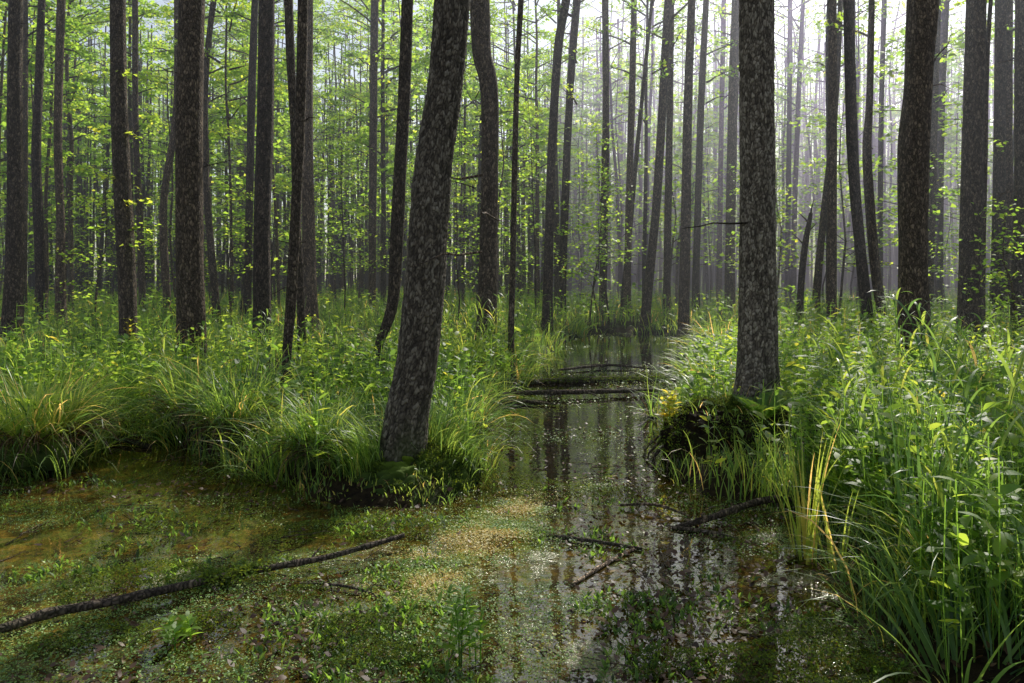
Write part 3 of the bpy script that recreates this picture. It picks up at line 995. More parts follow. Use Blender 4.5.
for k in range(14):
    yy = rng.uniform(30, 55)
    xx = rng.uniform(0.12, 0.68) * yy
    v = (0, 2, 4)[k % 3]
    t = thing('sapling', 'tall leafy young tree in the violet haze of the right third', 'sapling', (xx, yy, float(height(np.array([xx]), np.array([yy]))[0]) - 0.03), rng.uniform(0, 6.28), 'tall young trees in the haze')
    sc = rng.uniform(2.2, 3.0)
    t.scale = (sc * .8, sc * .8, sc)
    link('stem', SAPS[v][0], t)
    link('foliage', SAPS[v][1], t)
n, tries = 0, 0
while n < 115 and tries < 4000:
    tries += 1
    yy = 24 + 40 * rng.uniform()
    xx = rng.uniform(-0.72, 0.72) * yy
    if float(land(np.array([xx]), np.array([yy]))[0]) < 0.5 or (xx / yy > 0.1 and rng.uniform() < 0.35):
        continue
    n += 1
    v = int(rng.integers(0, 5))
    t = thing('sapling', 'leafy sapling among the distant trunks', 'sapling', (xx, yy, float(height(np.array([xx]), np.array([yy]))[0]) - 0.03), rng.uniform(0, 6.28), 'saplings of the distant understorey')
    sc = rng.uniform(1.0, 2.3)
    t.scale = (sc, sc, sc)
    link('stem', SAPS[v][0], t)
    link('foliage', SAPS[v][1], t)

# ------------------------------------------------------------------ far woods (one mass)
g = Geo()
for k in range(1700):
    yy = rng.uniform(76, 112) if k > 900 else rng.uniform(44, 76)
    xx = rng.uniform(-0.8, 0.8) * yy
    P = np.column_stack([xx + np.cumsum(rng.normal(0, 0.12, 6)), np.full(6, yy), np.linspace(-0.2, 17, 6)])
    tube(g, P, np.linspace(0.12, 0.04, 6) * rng.uniform(0.6, 1.05), 5, 0.5, 1, cap=False)
for k in range(3200):
    yy = rng.uniform(76, 118)
    xx = rng.uniform(-0.85, 0.85) * yy
    z = (14 if xx > -12 else 24) * rng.uniform() ** 1.15
    leaf_cloud(g, np.array([xx, yy, z]), 34, rng.uniform(1.0, 2.4), 0.5, 0.42, rng.uniform(0.25, 0.7))
tag(link('far_woods', g.mesh('far_woods', [M_crown, M_bark], smooth=False)), 'far off forest mass closing the view behind all trunks', None, None, 'stuff')

# ------------------------------------------------------------------ undergrowth on the banks
def off_hummocks(xx, yy):
    c = np.ones(len(xx))
    for hx, hy, hr in ((-0.82, 5.75, 0.72), (1.95, 6.35, 0.95), (1.85, 6.9, 0.7), (-2.95, 9.4, 0.8), (-2.0, 10.7, 0.75), (-2.75, 8.6, 0.6)):
        c *= sstep(hr * .7, hr * 1.15, np.hypot(xx - hx, yy - hy))
    return c


def bank_points(n, y0, y1, spread=0.80, edge=0.0):
    u = rng.uniform(math.log(y0), math.log(y1), n)
    yy = np.exp(u)
    xx = rng.uniform(-spread, spread, n) * yy
    d = land(xx, yy)
    k = d > edge
    return xx[k], yy[k], d[k]


g = Geo()
for n, y0, y1, segs in ((82000, 2.6, 16, 4), (70000, 14, 80, 3)):
    xx, yy, d = bank_points(n, y0, y1, edge=-0.02)
    clump = fbm(xx * 0.8, yy * 0.8, 1.0, 21)
    keep = rng.uniform(0, 1, len(xx)) < 0.34 + 1.25 * clump + 0.2 * (yy > 14)
    xx, yy, d, clump = xx[keep], yy[keep], d[keep], clump[keep]
    m = len(xx)
    right = sstep(0.9, 2.2, xx) * sstep(9, 5, yy)
    hgt = (0.40 + 0.42 * clump + 0.12 * right) * rng.uniform(0.55, 1.35, m) * (1 + 0.3 * sstep(14, 30, yy))
    hgt *= 0.68 + 0.32 * sstep(0, 0.7, d)
    hgt *= 1 - 0.26 * (xx < 0.5) * sstep(11, 9, yy)
    for hx, hy, hr in ((-0.86, 5.9, 0.95), (1.95, 6.5, 0.95), (2.3, 6.9, 0.8), (-2.95, 9.4, 0.8), (-2.0, 10.7, 0.75), (-2.75, 8.6, 0.6)):
        hgt *= 0.25 + 0.75 * sstep(hr * .55, hr * 1.15, np.hypot(xx - hx, yy - hy))
    wid = np.maximum(0.010, 0.0013 * yy) * rng.uniform(0.5, 1.7, m)
    base = np.column_stack([xx, yy, height(xx, yy) - 0.02])
    tone = np.clip(rng.normal(0.40, 0.2, m) + 0.34 * fbm(xx * 0.7, yy * 0.7, 7, 31) - 0.16 * right + (rng.uniform(0, 1, m) < 0.06) * 0.5, 0, 1)
    blades(g, base, rng.uniform(0, 2 * PI, m), hgt, wid, np.abs(rng.normal(0.12, 0.15, m)), np.abs(rng.normal(0.9, 0.55, m)), tone, segs)
tag(link('grass', g.mesh('grass', M_grass, smooth=False)), 'tall swamp grass covering the banks between the trunks', None, None, 'stuff')

# sedge hanging over the water edge
g = Geo()
xx, yy, d = bank_points(420000, 3.2, 22, edge=-0.06)
k = (d < 0.38)
xx, yy, d = xx[k], yy[k], d[k]
clear = off_hummocks(xx, yy)
k = rng.uniform(0, 1, len(xx)) < np.clip(0.04 + 0.7 * fbm(xx * 1.5, yy * 1.5, 2, 41), 0, 1) * (1 - 0.75 * ((xx > 0.8) & (yy < 8))) * clear
xx, yy, d = xx[k], yy[k], d[k]
m = len(xx)
e = 0.08
nxg, nyg = land(xx + e, yy) - land(xx - e, yy), land(xx, yy + e) - land(xx, yy - e)
yaw = np.arctan2(-nyg, -nxg) + rng.normal(0, 0.8, m)
tone = np.clip(rng.normal(0.36, 0.2, m) + (rng.uniform(0, 1, m) < 0.08) * 0.5, 0, 1)
blades(g, np.column_stack([xx, yy, height(xx, yy) + 0.02]), yaw, rng.uniform(0.3, 0.9, m), np.maximum(0.008, 0.0014 * yy) * rng.uniform(0.5, 1.6, m), np.abs(rng.normal(0.3, 0.2, m)), rng.uniform(0.9, 2.2, m), tone, 6)
tag(link('sedge_grass', g.mesh('sedge_grass', M_grass, smooth=False)), 'long sedge blades arching from the banks over the water edge', None, None, 'stuff')

# broad-leaved herbs mixed into the grass
g = Geo()
for n, y0, y1, size in ((17000, 2.8, 14, 0.085), (12000, 12, 70, 0.13)):
    xx, yy, d = bank_points(n, y0, y1, edge=0.08)
    k = rng.uniform(0, 1, len(xx)) < np.clip(0.4 + 0.9 * fbm(xx * 0.6, yy * 0.6, 4, 51), 0, 1) * off_hummocks(xx, yy)
    xx, yy, d = xx[k], yy[k], d[k]
    m = len(xx)
    hh = rng.uniform(0.3, 0.85, m) * (1 + 0.25 * (yy > 14))
    b = np.column_stack([xx, yy, height(xx, yy)])
    blades(g, b, rng.uniform(0, 6.28, m), hh, np.maximum(0.005, 0.0005 * yy), np.abs(rng.normal(0.05, 0.1, m)), rng.normal(0.1, 0.15, m), 0.3, 2, 'rod')
    per = 9 if size < 0.1 else 7
    for q in range(per):
        f = 0.35 + 0.65 * (q + 0.5) / per
        tone = np.clip(rng.normal(0.42, 0.2, m) + 0.3 * fbm(xx * 0.7, yy * 0.7, 8, 61), 0, 1)
        sz = size * rng.uniform(0.45, 1.6, m) * np.maximum(1, yy / 28 if size > 0.1 else 1)
        blades(g, b + np.column_stack([0 * xx, 0 * xx, hh * f]) + rng.normal(0, 0.012, (m, 3)), rng.uniform(0, 6.28, m), sz, sz * 0.42, rng.uniform(0.7, 1.5, m), rng.uniform(0.2, 1.0, m), tone, 3, 'leaf')
tag(link('undergrowth', g.mesh('undergrowth', M_herb, smooth=False)), 'leafy herbs mixed into the grass of the banks', None, None, 'stuff')

# ------------------------------------------------------------------ floating weed, litter, sprouts
def pond_points(n, y0, y1, spread=0.85):
    yy = np.exp(rng.uniform(math.log(y0), math.log(y1), n))
    xx = rng.uniform(-spread, spread, n) * yy
    d = land(xx, yy)
    k = d < 0.03
    return xx[k], yy[k]


def sun_streak(xx, yy):  # mask of the sunlight streak put into the weed's colour and density
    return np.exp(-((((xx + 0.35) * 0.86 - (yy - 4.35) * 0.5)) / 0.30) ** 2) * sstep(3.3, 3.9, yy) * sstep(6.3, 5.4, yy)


def cover(xx, yy):
    """how densely weed covers the water: thick in the near shallows, thin in the channel and the amber pool at left"""
    c = 0.46 * (1 - 0.82 * sstep(5.0, 6.2, yy)) + 0.02 + 0.35 * sun_streak(xx, yy)
    c = c - 0.75 * sstep(0.12, 0.42, fbm(xx * 0.9 + 7, yy * 1.8, 4, 171))
    c = np.where((xx < -1.9) & (yy > 4.3), c * 0.5, c)
    c = np.where(yy > 9, 0.13, c)
    c = c * (1 - 0.9 * sstep(0.55, 0.25, np.hypot(xx - 1.12, (yy - 3.05) * 1.2)))
    return np.clip(c + 1.5 * fbm(xx * 1.3, yy * 2.4, 0, 71, 4) * (1 - 0.5 * sstep(5.0, 6.5, yy)), 0, 1)


g = Geo()
xx, yy = pond_points(520000, 2.6, 22)
k = rng.uniform(0, 1, len(xx)) < cover(xx, yy)
xx, yy = xx[k], yy[k]
by = rng.uniform(3.3, 6.2, 90000)  # extra floating leaves that fill out the painted streak of sun
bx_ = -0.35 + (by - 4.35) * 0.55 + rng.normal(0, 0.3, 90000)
k = (land(bx_, by) < 0.0) & (rng.uniform(0, 1, 90000) < sun_streak(bx_, by) * np.clip(0.35 + 1.9 * fbm(bx_ * 2.6, by * 4.0, 2, 151, 4), 0, 1))
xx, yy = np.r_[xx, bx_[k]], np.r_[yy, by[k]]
m = len(xx)
lie = rand_dirs(m, 0.1, 0.25)
# paler weed tone along a slanting band, a streak of sunlight painted in
band = sun_streak(xx, yy)
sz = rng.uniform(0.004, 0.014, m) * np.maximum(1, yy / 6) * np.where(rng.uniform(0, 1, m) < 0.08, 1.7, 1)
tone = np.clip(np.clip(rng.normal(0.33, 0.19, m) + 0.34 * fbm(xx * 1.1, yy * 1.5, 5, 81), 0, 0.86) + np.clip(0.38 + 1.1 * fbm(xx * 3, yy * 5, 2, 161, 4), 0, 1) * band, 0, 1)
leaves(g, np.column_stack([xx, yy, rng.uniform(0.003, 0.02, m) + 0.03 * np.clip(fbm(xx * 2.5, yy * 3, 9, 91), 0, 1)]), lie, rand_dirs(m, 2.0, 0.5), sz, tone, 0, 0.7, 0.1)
tag(link('water_weed', g.mesh('water_weed', M_weed, smooth=False)), 'tiny floating leaves and algae spread over the shallow pond, with a painted sun streak', None, None, 'stuff')

g = Geo()
xx, yy = pond_points(20000, 2.6, 12)
k = rng.uniform(0, 1, len(xx)) < np.clip(0.3 + 1.2 * fbm(xx * 1.2, yy * 1.4, 3, 101, 4) + 0.5 * sstep(0.0, 0.8, xx) * (yy < 5.5), 0, 1)
xx, yy = xx[k], yy[k]
m = len(xx)
sz = rng.uniform(0.018, 0.048, m)
blades(g, np.column_stack([xx, yy, rng.uniform(0.006, 0.024, m)]), rng.uniform(0, 6.28, m), sz, sz * rng.uniform(0.4, 0.75, m), rng.uniform(1.0, 1.6, m), rng.uniform(-0.5, 1.3, m), np.clip(rng.normal(0.45, 0.25, m), 0, 0.97), 4, 'leaf', roll=rng.normal(0, 0.45, m))
xx, yy, d = bank_points(5000, 2.6, 10, edge=-0.05)
m = len(xx)
sz = rng.uniform(0.025, 0.055, m)
blades(g, np.column_stack([xx, yy, height(xx, yy) + 0.02]), rng.uniform(0, 6.28, m), sz, sz * rng.uniform(0.4, 0.75, m), rng.uniform(0.9, 1.6, m), rng.uniform(-0.5, 1.3, m), np.clip(rng.normal(0.4, 0.22, m), 0, 0.97), 4, 'leaf', roll=rng.normal(0, 0.45, m))
tag(link('fallen_leaves', g.mesh('fallen_leaves', M_litter, smooth=False)), 'brown fallen leaves strewn on the weed and mud', None, None, 'stuff')

g = Geo()
xx, yy = pond_points(60000, 2.6, 8)
k = rng.uniform(0, 1, len(xx)) < np.clip(-0.05 + 1.0 * fbm(xx * 1.9, yy * 2.2, 6, 111), 0, 0.85) * (yy < 6.3)
xx, yy = xx[k], yy[k]
m = len(xx)
hs = rng.uniform(0.015, 0.06, m)
for q in range(3):
    blades(g, np.column_stack([xx, yy, hs * 0]) + rng.normal(0, 0.006, (m, 3)) * [1, 1, 0], rng.uniform(0, 6.28, m), hs * rng.uniform(0.7, 1.2, m), hs * 0.32, rng.uniform(0.2, 1.1, m), rng.uniform(0.2, 0.8, m), np.clip(rng.normal(0.22, 0.14, m), 0, 0.9), 2, 'leaf')
tag(link('starwort_foliage', g.mesh('starwort_foliage', M_herb, smooth=False)), 'low green sprouts standing out of the shallow water', None, None, 'stuff')


g = Geo()
xx, yy = pond_points(900, 2.7, 9)
for x, y in zip(xx, yy):
    if rng.uniform() < 0.55:
        continue
    a, ln = rng.uniform(0, 3.14), rng.uniform(0.06, 0.35)
    P = np.column_stack([x + np.cos(a) * ln * np.linspace(-.5, .5, 5), y + np.sin(a) * ln * np.linspace(-.5, .5, 5), np.full(5, 0.008)]) + rng.normal(0, 0.006, (5, 3))
    tube(g, P, np.linspace(0.004, 0.0015, 5), 4, 0.5, 0, cap=False)
tag(link('twig_litter', g.mesh('twig_litter', M_dead)), 'tiny dead twigs scattered on the weed', None, None, 'stuff')

# cushions of moss and algae that stand a little out of the water
g = Geo()
xx, yy = pond_points(260000, 2.6, 7)
hgt = fbm(xx * 1.5 + 4, yy * 2.3, 2, 131, 4)
log_y = np.interp(xx, [-2.4, -1.95, -1.35, -0.95, -0.64], [3.38, 3.63, 3.88, 4.08, 4.42])
k = (hgt > 0.22) & (yy < 6.2) & ~((xx < -0.6) & (abs(yy - log_y) < 0.13) & ~((xx > -1.62) & (xx < -1.25)))
xx, yy, hgt = xx[k], yy[k], hgt[k]
m = len(xx)
leaves(g, np.column_stack([xx, yy, np.clip((hgt - 0.22) * 0.22, 0, 0.06) + rng.uniform(0, 0.012, m)]), rand_dirs(m, 0.35, 0.5), rand_dirs(m, 1.2, 0.6), rng.uniform(0.008, 0.02, m), np.clip(rng.normal(0.62, 0.2, m) + 0.3 * fbm(xx * 3, yy * 3, 1, 141), 0, 1), 0, 0.5)
tag(link('pond_moss_foliage', g.mesh('pond_moss_foliage', M_moss, smooth=False)), 'cushions of bright moss and algae rising out of the shallows', None, None, 'stuff')

# ------------------------------------------------------------------ hummocks and tussocks
def dome(rx, ry, h, seed, under=0.12, nu=46, nv=110):
    g = Geo()
    u = np.linspace(0, 1, nu)[:, None]
    a = (np.arange(nv) * 2 * PI / nv)[None, :]
    lob = 1 + 0.22 * vnoise(np.cos(a) * 1.5 + seed, np.sin(a) * 1.5, 0, seed)
    rr = (np.sin(u * PI * 0.56) + 0 * a) * lob
    zz = h * np.cos(np.clip(u * PI * 0.56, 0, PI)) ** 1.0
    zz = np.where(zz > 0, h * (np.abs(zz) / h) ** 0.75, zz)
    x, y = rr * np.cos(a) * rx, rr * np.sin(a) * ry
    z = zz + 0 * a
    nz = 0.075 * fbm(x * 5, y * 5, z * 5, seed + 2) + 0.04 * vnoise(x * 22, y * 22, z * 22, seed + 3)
    rad = np.hypot(x, y) + 1e-6
    x, y, z = x + nz * x / rad * 1.6, y + nz * y / rad * 1.6, z + nz * (u < 0.85)
    V = np.stack([x, y, z], -1)
    i = np.arange(nu - 1)[:, None] * nv
    j = np.arange(nv)[None, :]
    Q = np.stack([i + j, i + nv + j, i + nv + (j + 1) % nv, i + (j + 1) % nv], -1)
    g.add(V, Q, np.clip(0.25 + 0.5 * z / h + 0.3 * fbm(x * 4, y * 4, z * 4, seed + 5), 0, 1).ravel())
    return g, V


def hummock(label, loc, rx, ry, h, seed, moss_n, moss_size, fringe, peat_mat):
    t = thing('mossy_hummock', label, 'hummock', loc, 0)
    g, V = dome(rx, ry, h, seed)
    link('peat_core', g.mesh('peat_core', peat_mat), t)
    P = V.reshape(-1, 3)
    c = P[rng.integers(0, len(P), moss_n)] + rng.normal(0, 0.012, (moss_n, 3))
    keep = (fbm(c[:, 0] * 3, c[:, 1] * 3, c[:, 2] * 3, seed + 8) > -0.15) & (c[:, 2] > 0.02)
    c = c[keep]
    m = len(c)
    out = c / [rx, ry, h] / [rx, ry, h] + rng.normal(0, 0.5, (m, 3))
    g = Geo()
    leaves(g, c, rand_dirs(m, 0.1, 0.7) + out * 0.3, out, rng.uniform(0.6, 1.3, m) * moss_size, np.clip(rng.normal(0.5, 0.2, m) + 0.3 * fbm(c[:, 0] * 5, c[:, 1] * 5, c[:, 2] * 5, seed), 0, 1), 0, 0.5)
    link('moss', g.mesh('moss', M_moss, smooth=False), t)
    if fringe:
        g = Geo()
        for a0, a1, n, l0, l1 in fringe:
            a = rng.uniform(a0, a1, n)
            r = rng.uniform(0.45, 0.95, n)
            z = h * np.clip(1 - r ** 2, 0, 1) ** 0.4 - 0.03
            blades(g, np.column_stack([np.cos(a) * r * rx, np.sin(a) * r * ry, z]), a + rng.normal(0, 0.55, n), rng.uniform(l0, l1, n), rng.uniform(0.005, 0.009, n), np.abs(rng.normal(0.25, 0.2, n)), rng.uniform(0.9, 2.3, n), np.clip(rng.normal(0.45, 0.15, n) + (rng.uniform(0, 1, n) < 0.06) * 0.5, 0, 1), 6)
        link('grass_fringe', g.mesh('grass_fringe', M_grass, smooth=False), t)
    return t


h1 = on_water(402, 492)
hummock('grassy moss hummock carrying the leaning dark alder', (h1[0], h1[1] + 0.35, 0), 0.62, 0.55, 0.24, 3, 24000, 0.024,
        [(2.3, 4.15, 700, 0.3, 0.65), (5.7, 7.2, 260, 0.25, 0.5), (0.8, 2.2, 350, 0.4, 0.8)], M_moss)
h2 = on_water(728, 480)
hummock('steep dark peat hummock carrying the flaky pale alder', (h2[0] + 0.24, h2[1] + 0.80, 0), 0.62, 0.66, 0.46, 8, 26000, 0.022, [(-0.4, 1.6, 160, 0.3, 0.6), (2.0, 5.4, 110, 0.12, 0.3)], M_peat)


def tussock(label, loc, r, n, l0, l1, tone=0.45, curl=(1.0, 2.3), wid=0.0115, group=None, lean=0.25):
    n = int(n * 0.40) if n > 300 else n
    t = thing('sedge_tussock', label, 'tussock', loc, 0, group)
    g, V = dome(r * 0.6, r * 0.55, r * 0.45, int(r * 100) + n, nu=16, nv=40)
    link('root_mass', g.mesh('root_mass', M_moss), t)
    g = Geo()
    a = rng.uniform(0, 2 * PI, n)
    rr = np.sqrt(rng.uniform(0, 1, n)) * 0.55 * r
    blades(g, np.column_stack([np.cos(a) * rr, np.sin(a) * rr, np.full(n, r * 0.2)]), a + rng.normal(0, 0.5, n), rng.uniform(l0 * .5, l1, n), wid * rng.uniform(0.6, 1.5, n), np.abs(rng.normal(lean, 0.3, n)), rng.uniform(curl[0] * .4, curl[1] * 1.15, n), np.clip(rng.normal(tone, 0.22, n) + (rng.uniform(0, 1, n) < 0.06) * 0.45, 0, 1), 7)
    g.V[-1] += (0.035 * vnoise(g.V[-1][:, 0] * 5 + 3, g.V[-1][:, 1] * 5, g.V[-1][:, 2] * 5, n)[:, None] * rng.normal(1, 0.6, (len(g.V[-1]) // 16, 1)).repeat(16, 0) * [1, 1, .3])
    link('foliage', g.mesh('foliage', M_grass, smooth=False), t)
    g = Geo()
    m = max(20, n // 2)
    a = rng.uniform(0, 2 * PI, m)
    rr = 0.35 * r + 0.25 * r * rng.uniform(0, 1, m)
    blades(g, np.column_stack([np.cos(a) * rr, np.sin(a) * rr, np.full(m, r * 0.25)]), a + rng.normal(0, 0.6, m), rng.uniform(l0 * .4, l1 * .7, m), wid * rng.uniform(0.5, 1.1, m), rng.uniform(0.5, 1.3, m), rng.uniform(0.8, 2.2, m), np.clip(rng.normal(0.42, 0.2, m), 0, 0.9), 6)
    link('dead_thatch', g.mesh('dead_thatch', M_litter, smooth=False), t)
    return t


def bank_loc(px, py, dz=0.0):
    p = on_water(px, py)
    return (p[0], p[1], max(0.0, float(height(p[:1], p[1:2])[0])) + dz)


tussock('large round sedge tussock at the left edge of the pond', bank_loc(35, 470), 0.60, 2600, 0.45, 0.85, 0.5)
tussock('drooping sedge tussock left of the leaning hummock alder', bank_loc(322, 476), 0.36, 1300, 0.4, 0.8, 0.48)
tussock('dark sedge tussock on the bank between the inlet and the hummock', bank_loc(240, 452), 0.45, 1500, 0.5, 0.95, 0.4)
tussock('sedge tussock with pale blade tips above the dark inlet', bank_loc(195, 436), 0.42, 1300, 0.5, 1.0, 0.46)
tussock('sedge tussock right of the leaning hummock alder', bank_loc(462, 455), 0.34, 800, 0.35, 0.7, 0.42)
tussock('sunlit sedge tussock on the bank beside the channel log', bank_loc(468, 385), 0.5, 900, 0.5, 1.0, 0.7)
tussock('sparse tuft of sedge blades at the channel edge before the pale alder', bank_loc(652, 418), 0.10, 22, 0.3, 0.65, 0.5, (0.3, 1.3))
tussock('sedge tussock on the right shore near the channel trunk', bank_loc(718, 362), 0.5, 800, 0.5, 0.9, 0.6)


# ------------------------------------------------------------------ reeds, ferns and other plants
def reed_parts(h, nl, width, llen, tone, bend=0.15):
    gs, gl = Geo(), Geo()
    yaw0 = rng.uniform(0, 6.28)
    t = np.linspace(0, 1, 8)
    P = np.column_stack([np.cos(yaw0) * bend * h * t ** 2, np.sin(yaw0) * bend * h * t ** 2, h * t])
    tube(gs, P, np.linspace(0.005, 0.002, 8), 5, tone * .8, 0, cap=False)
    k = np.arange(nl)
    f = 0.22 + 0.76 * (k + 0.5) / nl
    b = np.column_stack([np.interp(f, t, P[:, 0]), np.interp(f, t, P[:, 1]), f * h])
    yaw = yaw0 + k * 2.5 + rng.normal(0, 0.4, nl)
    blades(gl, b, yaw, llen * rng.uniform(0.7, 1.2, nl) * (1.15 - 0.5 * f), width * rng.uniform(0.8, 1.2, nl), rng.uniform(0.25, 0.6, nl), rng.uniform(0.8, 1.9, nl), np.clip(rng.normal(tone, 0.1, nl), 0, 1), 7)
    return gs.mesh('stem', M_grass), gl.mesh('foliage', M_grass, smooth=False)


REEDS = [reed_parts(*a) for a in [(1.25, 11, 0.024, 0.50, 0.45), (1.0, 9, 0.022, 0.45, 0.58), (1.4, 12, 0.026, 0.55, 0.32), (0.85, 8, 0.024, 0.42, 0.7), (1.15, 10, 0.020, 0.48, 0.38), (1.3, 10, 0.028, 0.5, 0.5), (1.1, 8, 0.02, 0.4, 0.93)]]


def put_reed(label, group, x, y, v, sc=1.0, rz=None):
    z = max(-0.02, float(height(np.array([x]), np.array([y]))[0]))
    t = thing('reed_plant', label, 'reed', (x, y, z), rng.uniform(0, 6.28) if rz is None else rz, group)
    t.scale = (sc, sc, sc)
    link('stem', REEDS[v][0], t)
    link('foliage', REEDS[v][1], t)


for k in range(75):
    for _ in range(50):
        y = rng.uniform(3.3, 8.5)
        x = rng.uniform(0.40, 0.76) * y
        if float(land(np.array([x]), np.array([y]))[0]) > 0.12 and off_hummocks(np.array([x]), np.array([y]))[0] > .9:
            break
    put_reed('tall leafy reed of the thicket along the right bank', 'reeds of the right bank thicket', x, y, k % 7, rng.uniform(0.6, 0.98))
for k in range(40):
    y = rng.uniform(10.5, 15)
    x = rng.uniform(-0.11, 0.045) * y
    if float(land(np.array([x]), np.array([y]))[0]) < 0.1:
        x -= 0.8
    put_reed('sunlit reed on the bank left of the channel log', 'sunlit reeds beside the channel', x, y, (k * 5) % 7, rng.uniform(0.65, 1.0))
for k in range(55):
    for _ in range(50):
        y = rng.uniform(7.5, 13)
        x = rng.uniform(-0.72, -0.12) * y
        if float(land(np.array([x]), np.array([y]))[0]) > 0.12 and off_hummocks(np.array([x]), np.array([y]))[0] > .9:
            break
    put_reed('reed in the grass of the left bank', 'reeds of the left bank', x, y, (k * 5 + 1) % 7, rng.uniform(0.45, 0.8))


def sword_clump(label, loc, n, l0, l1, wid, tone, lean=0.14, curl=(0.1, 0.9), spread=0.07):
    t = thing('sword_grass', label, 'grass clump', loc)
    g = Geo()
    a = rng.uniform(0, 2 * PI, n)
    rr = rng.uniform(0, spread, n)
    blades(g, np.column_stack([np.cos(a) * rr, np.sin(a) * rr, 0 * a - 0.02]), a, rng.uniform(l0, l1, n), wid * rng.uniform(0.7, 1.3, n), np.abs(rng.normal(lean, 0.1, n)), rng.uniform(*curl, n), np.clip(rng.normal(tone, 0.1, n), 0, 1), 9)
    link('foliage', g.mesh('foliage', M_grass, smooth=False), t)
    g = Geo()
    m = max(6, n // 4)
    a = rng.uniform(0, 2 * PI, m)
    blades(g, np.column_stack([np.cos(a) * spread * .7, np.sin(a) * spread * .7, 0 * a - 0.02]), a, rng.uniform(l0 * .3, l0 * .7, m), wid, rng.uniform(0.5, 1.2, m), rng.uniform(0.3, 1.0, m), rng.uniform(0.88, 1.0, m), 5)
    link('dead_sheath', g.mesh('dead_sheath', M_grass, smooth=False), t)
    return t


sword_clump('bright green sword leaved clump before the right hummock', bank_loc(806, 560), 26, 0.55, 1.0, 0.017, 0.66, 0.10, (0.1, 0.8), 0.09)
sword_clump('yellowish sword leaved clump at the mud edge right of the bright one', bank_loc(838, 575), 16, 0.4, 0.7, 0.014, 0.75, 0.28, (0.1, 0.6), 0.07)
sword_clump('broad dark blue green sedge clump leaning over the mud at the bottom', (1.72, 2.9, 0.0), 26, 0.45, 0.75, 0.018, 0.22, 0.5, (0.3, 1.1), 0.12)
sword_clump('tall dark sword leaved clump inside the right thicket', (2.05, 3.75, 0.1), 34, 0.6, 1.05, 0.019, 0.3, 0.08, (0.1, 0.7), 0.25)
sword_clump('tall fresh green sword leaved clump at the right frame edge', (2.5, 3.75, 0.1), 22, 0.6, 1.15, 0.018, 0.5, 0.1, (0.1, 0.8), 0.22)
sword_clump('sword leaved clump with long bending tips deep in the right thicket', (2.3, 4.6, 0.1), 36, 0.6, 1.1, 0.017, 0.42, 0.15, (0.3, 1.4), 0.3)


def herb(label, loc, h, pairs, size, tone, group=None, stems=1, name='leafy_herb', aspect=0.42):
    t = thing(name, label, 'plant', loc, 0, group)
    gl = Geo()
    for s in range(stems):
        yaw0, hh = rng.uniform(0, 6.28), h * rng.uniform(0.75, 1.1)
        b = rng.normal(0, 0.05 * (stems > 1), 2)
        tt = np.linspace(0, 1, 6)
        bend = rng.uniform(0.05, 0.22)
        P = np.column_stack([b[0] + np.cos(yaw0) * bend * hh * tt ** 2, b[1] + np.sin(yaw0) * bend * hh * tt ** 2, hh * tt])
        gs = Geo()
        tube(gs, P, np.linspace(0.004, 0.0015, 6), 5, tone * .7, 0, cap=False)
        link('stem', gs.mesh('stem', M_herb), t)
        for k in range(pairs):
            f = 0.2 + 0.8 * (k + 0.5) / pairs
            q = np.array([np.interp(f, tt, P[:, 0]), np.interp(f, tt, P[:, 1]), f * hh])
            n = 2 if k < pairs - 1 else 4
            yw = k * PI / 2 + np.arange(n) * 2 * PI / n + rng.normal(0, 0.2, n)
            sz = size * (1.15 - 0.55 * f) * rng.uniform(0.8, 1.2, n)
            blades(gl, np.repeat(q[None], n, 0), yw, sz, sz * aspect, rng.uniform(0.8, 1.3, n), rng.uniform(0.2, 0.9, n), np.clip(rng.normal(tone, 0.1, n), 0, 1), 4, 'leaf')
    link('foliage', gl.mesh('foliage', M_herb, smooth=False), t)
    return t


herb('fresh green herb growing out of the shallow water near the bottom', (on_water(470, 660)[0], on_water(470, 660)[1], 0), 0.28, 8, 0.08, 0.3, None, 7, 'leafy_herb', 0.28)
herb('small bright herb sprouting beside the mossy middle of the fallen branch', (on_water(180, 640)[0], on_water(180, 640)[1], 0), 0.12, 5, 0.07, 0.5, None, 5)
herb('bushy herb with broad leaves on the bank behind the inlet', bank_loc(130, 405), 0.75, 9, 0.13, 0.42, None, 7)
herb('yellow green herb at the foot of the trunk with the sprig', bank_loc(130, 372, 0.1), 0.75, 8, 0.13, 0.85, None, 5)
herb('herb with silvery narrow leaves in the shade of the right thicket', (1.95, 3.45, 0.05), 0.62, 11, 0.10, 0.35, None, 6, 'leafy_herb', 0.26)
herb('herb with silvery narrow leaves at the right frame edge', (2.22, 3.4, 0.05), 0.75, 12, 0.10, 0.4, None, 6, 'leafy_herb', 0.26)
herb('yellowing herb on the left shoulder of the dark peat hummock', (h2[0] - 0.25, h2[1] + 1.0, 0.25), 0.3, 5, 0.11, 0.86, None, 7)
for k in range(34):
    for _ in range(50):
        y = rng.uniform(3.4, 9)
        x = rng.uniform(0.36, 0.74) * y
        if float(land(np.array([x]), np.array([y]))[0]) > 0.1 and off_hummocks(np.array([x]), np.array([y]))[0] > .9:
            break
    herb('leafy herb scattered through the right bank thicket', (x, y, float(height(np.array([x]), np.array([y]))[0])), rng.uniform(0.35, 0.85), 11, rng.uniform(0.05, 0.095), rng.uniform(0.2, 0.6), 'herbs of the right bank thicket', 4)
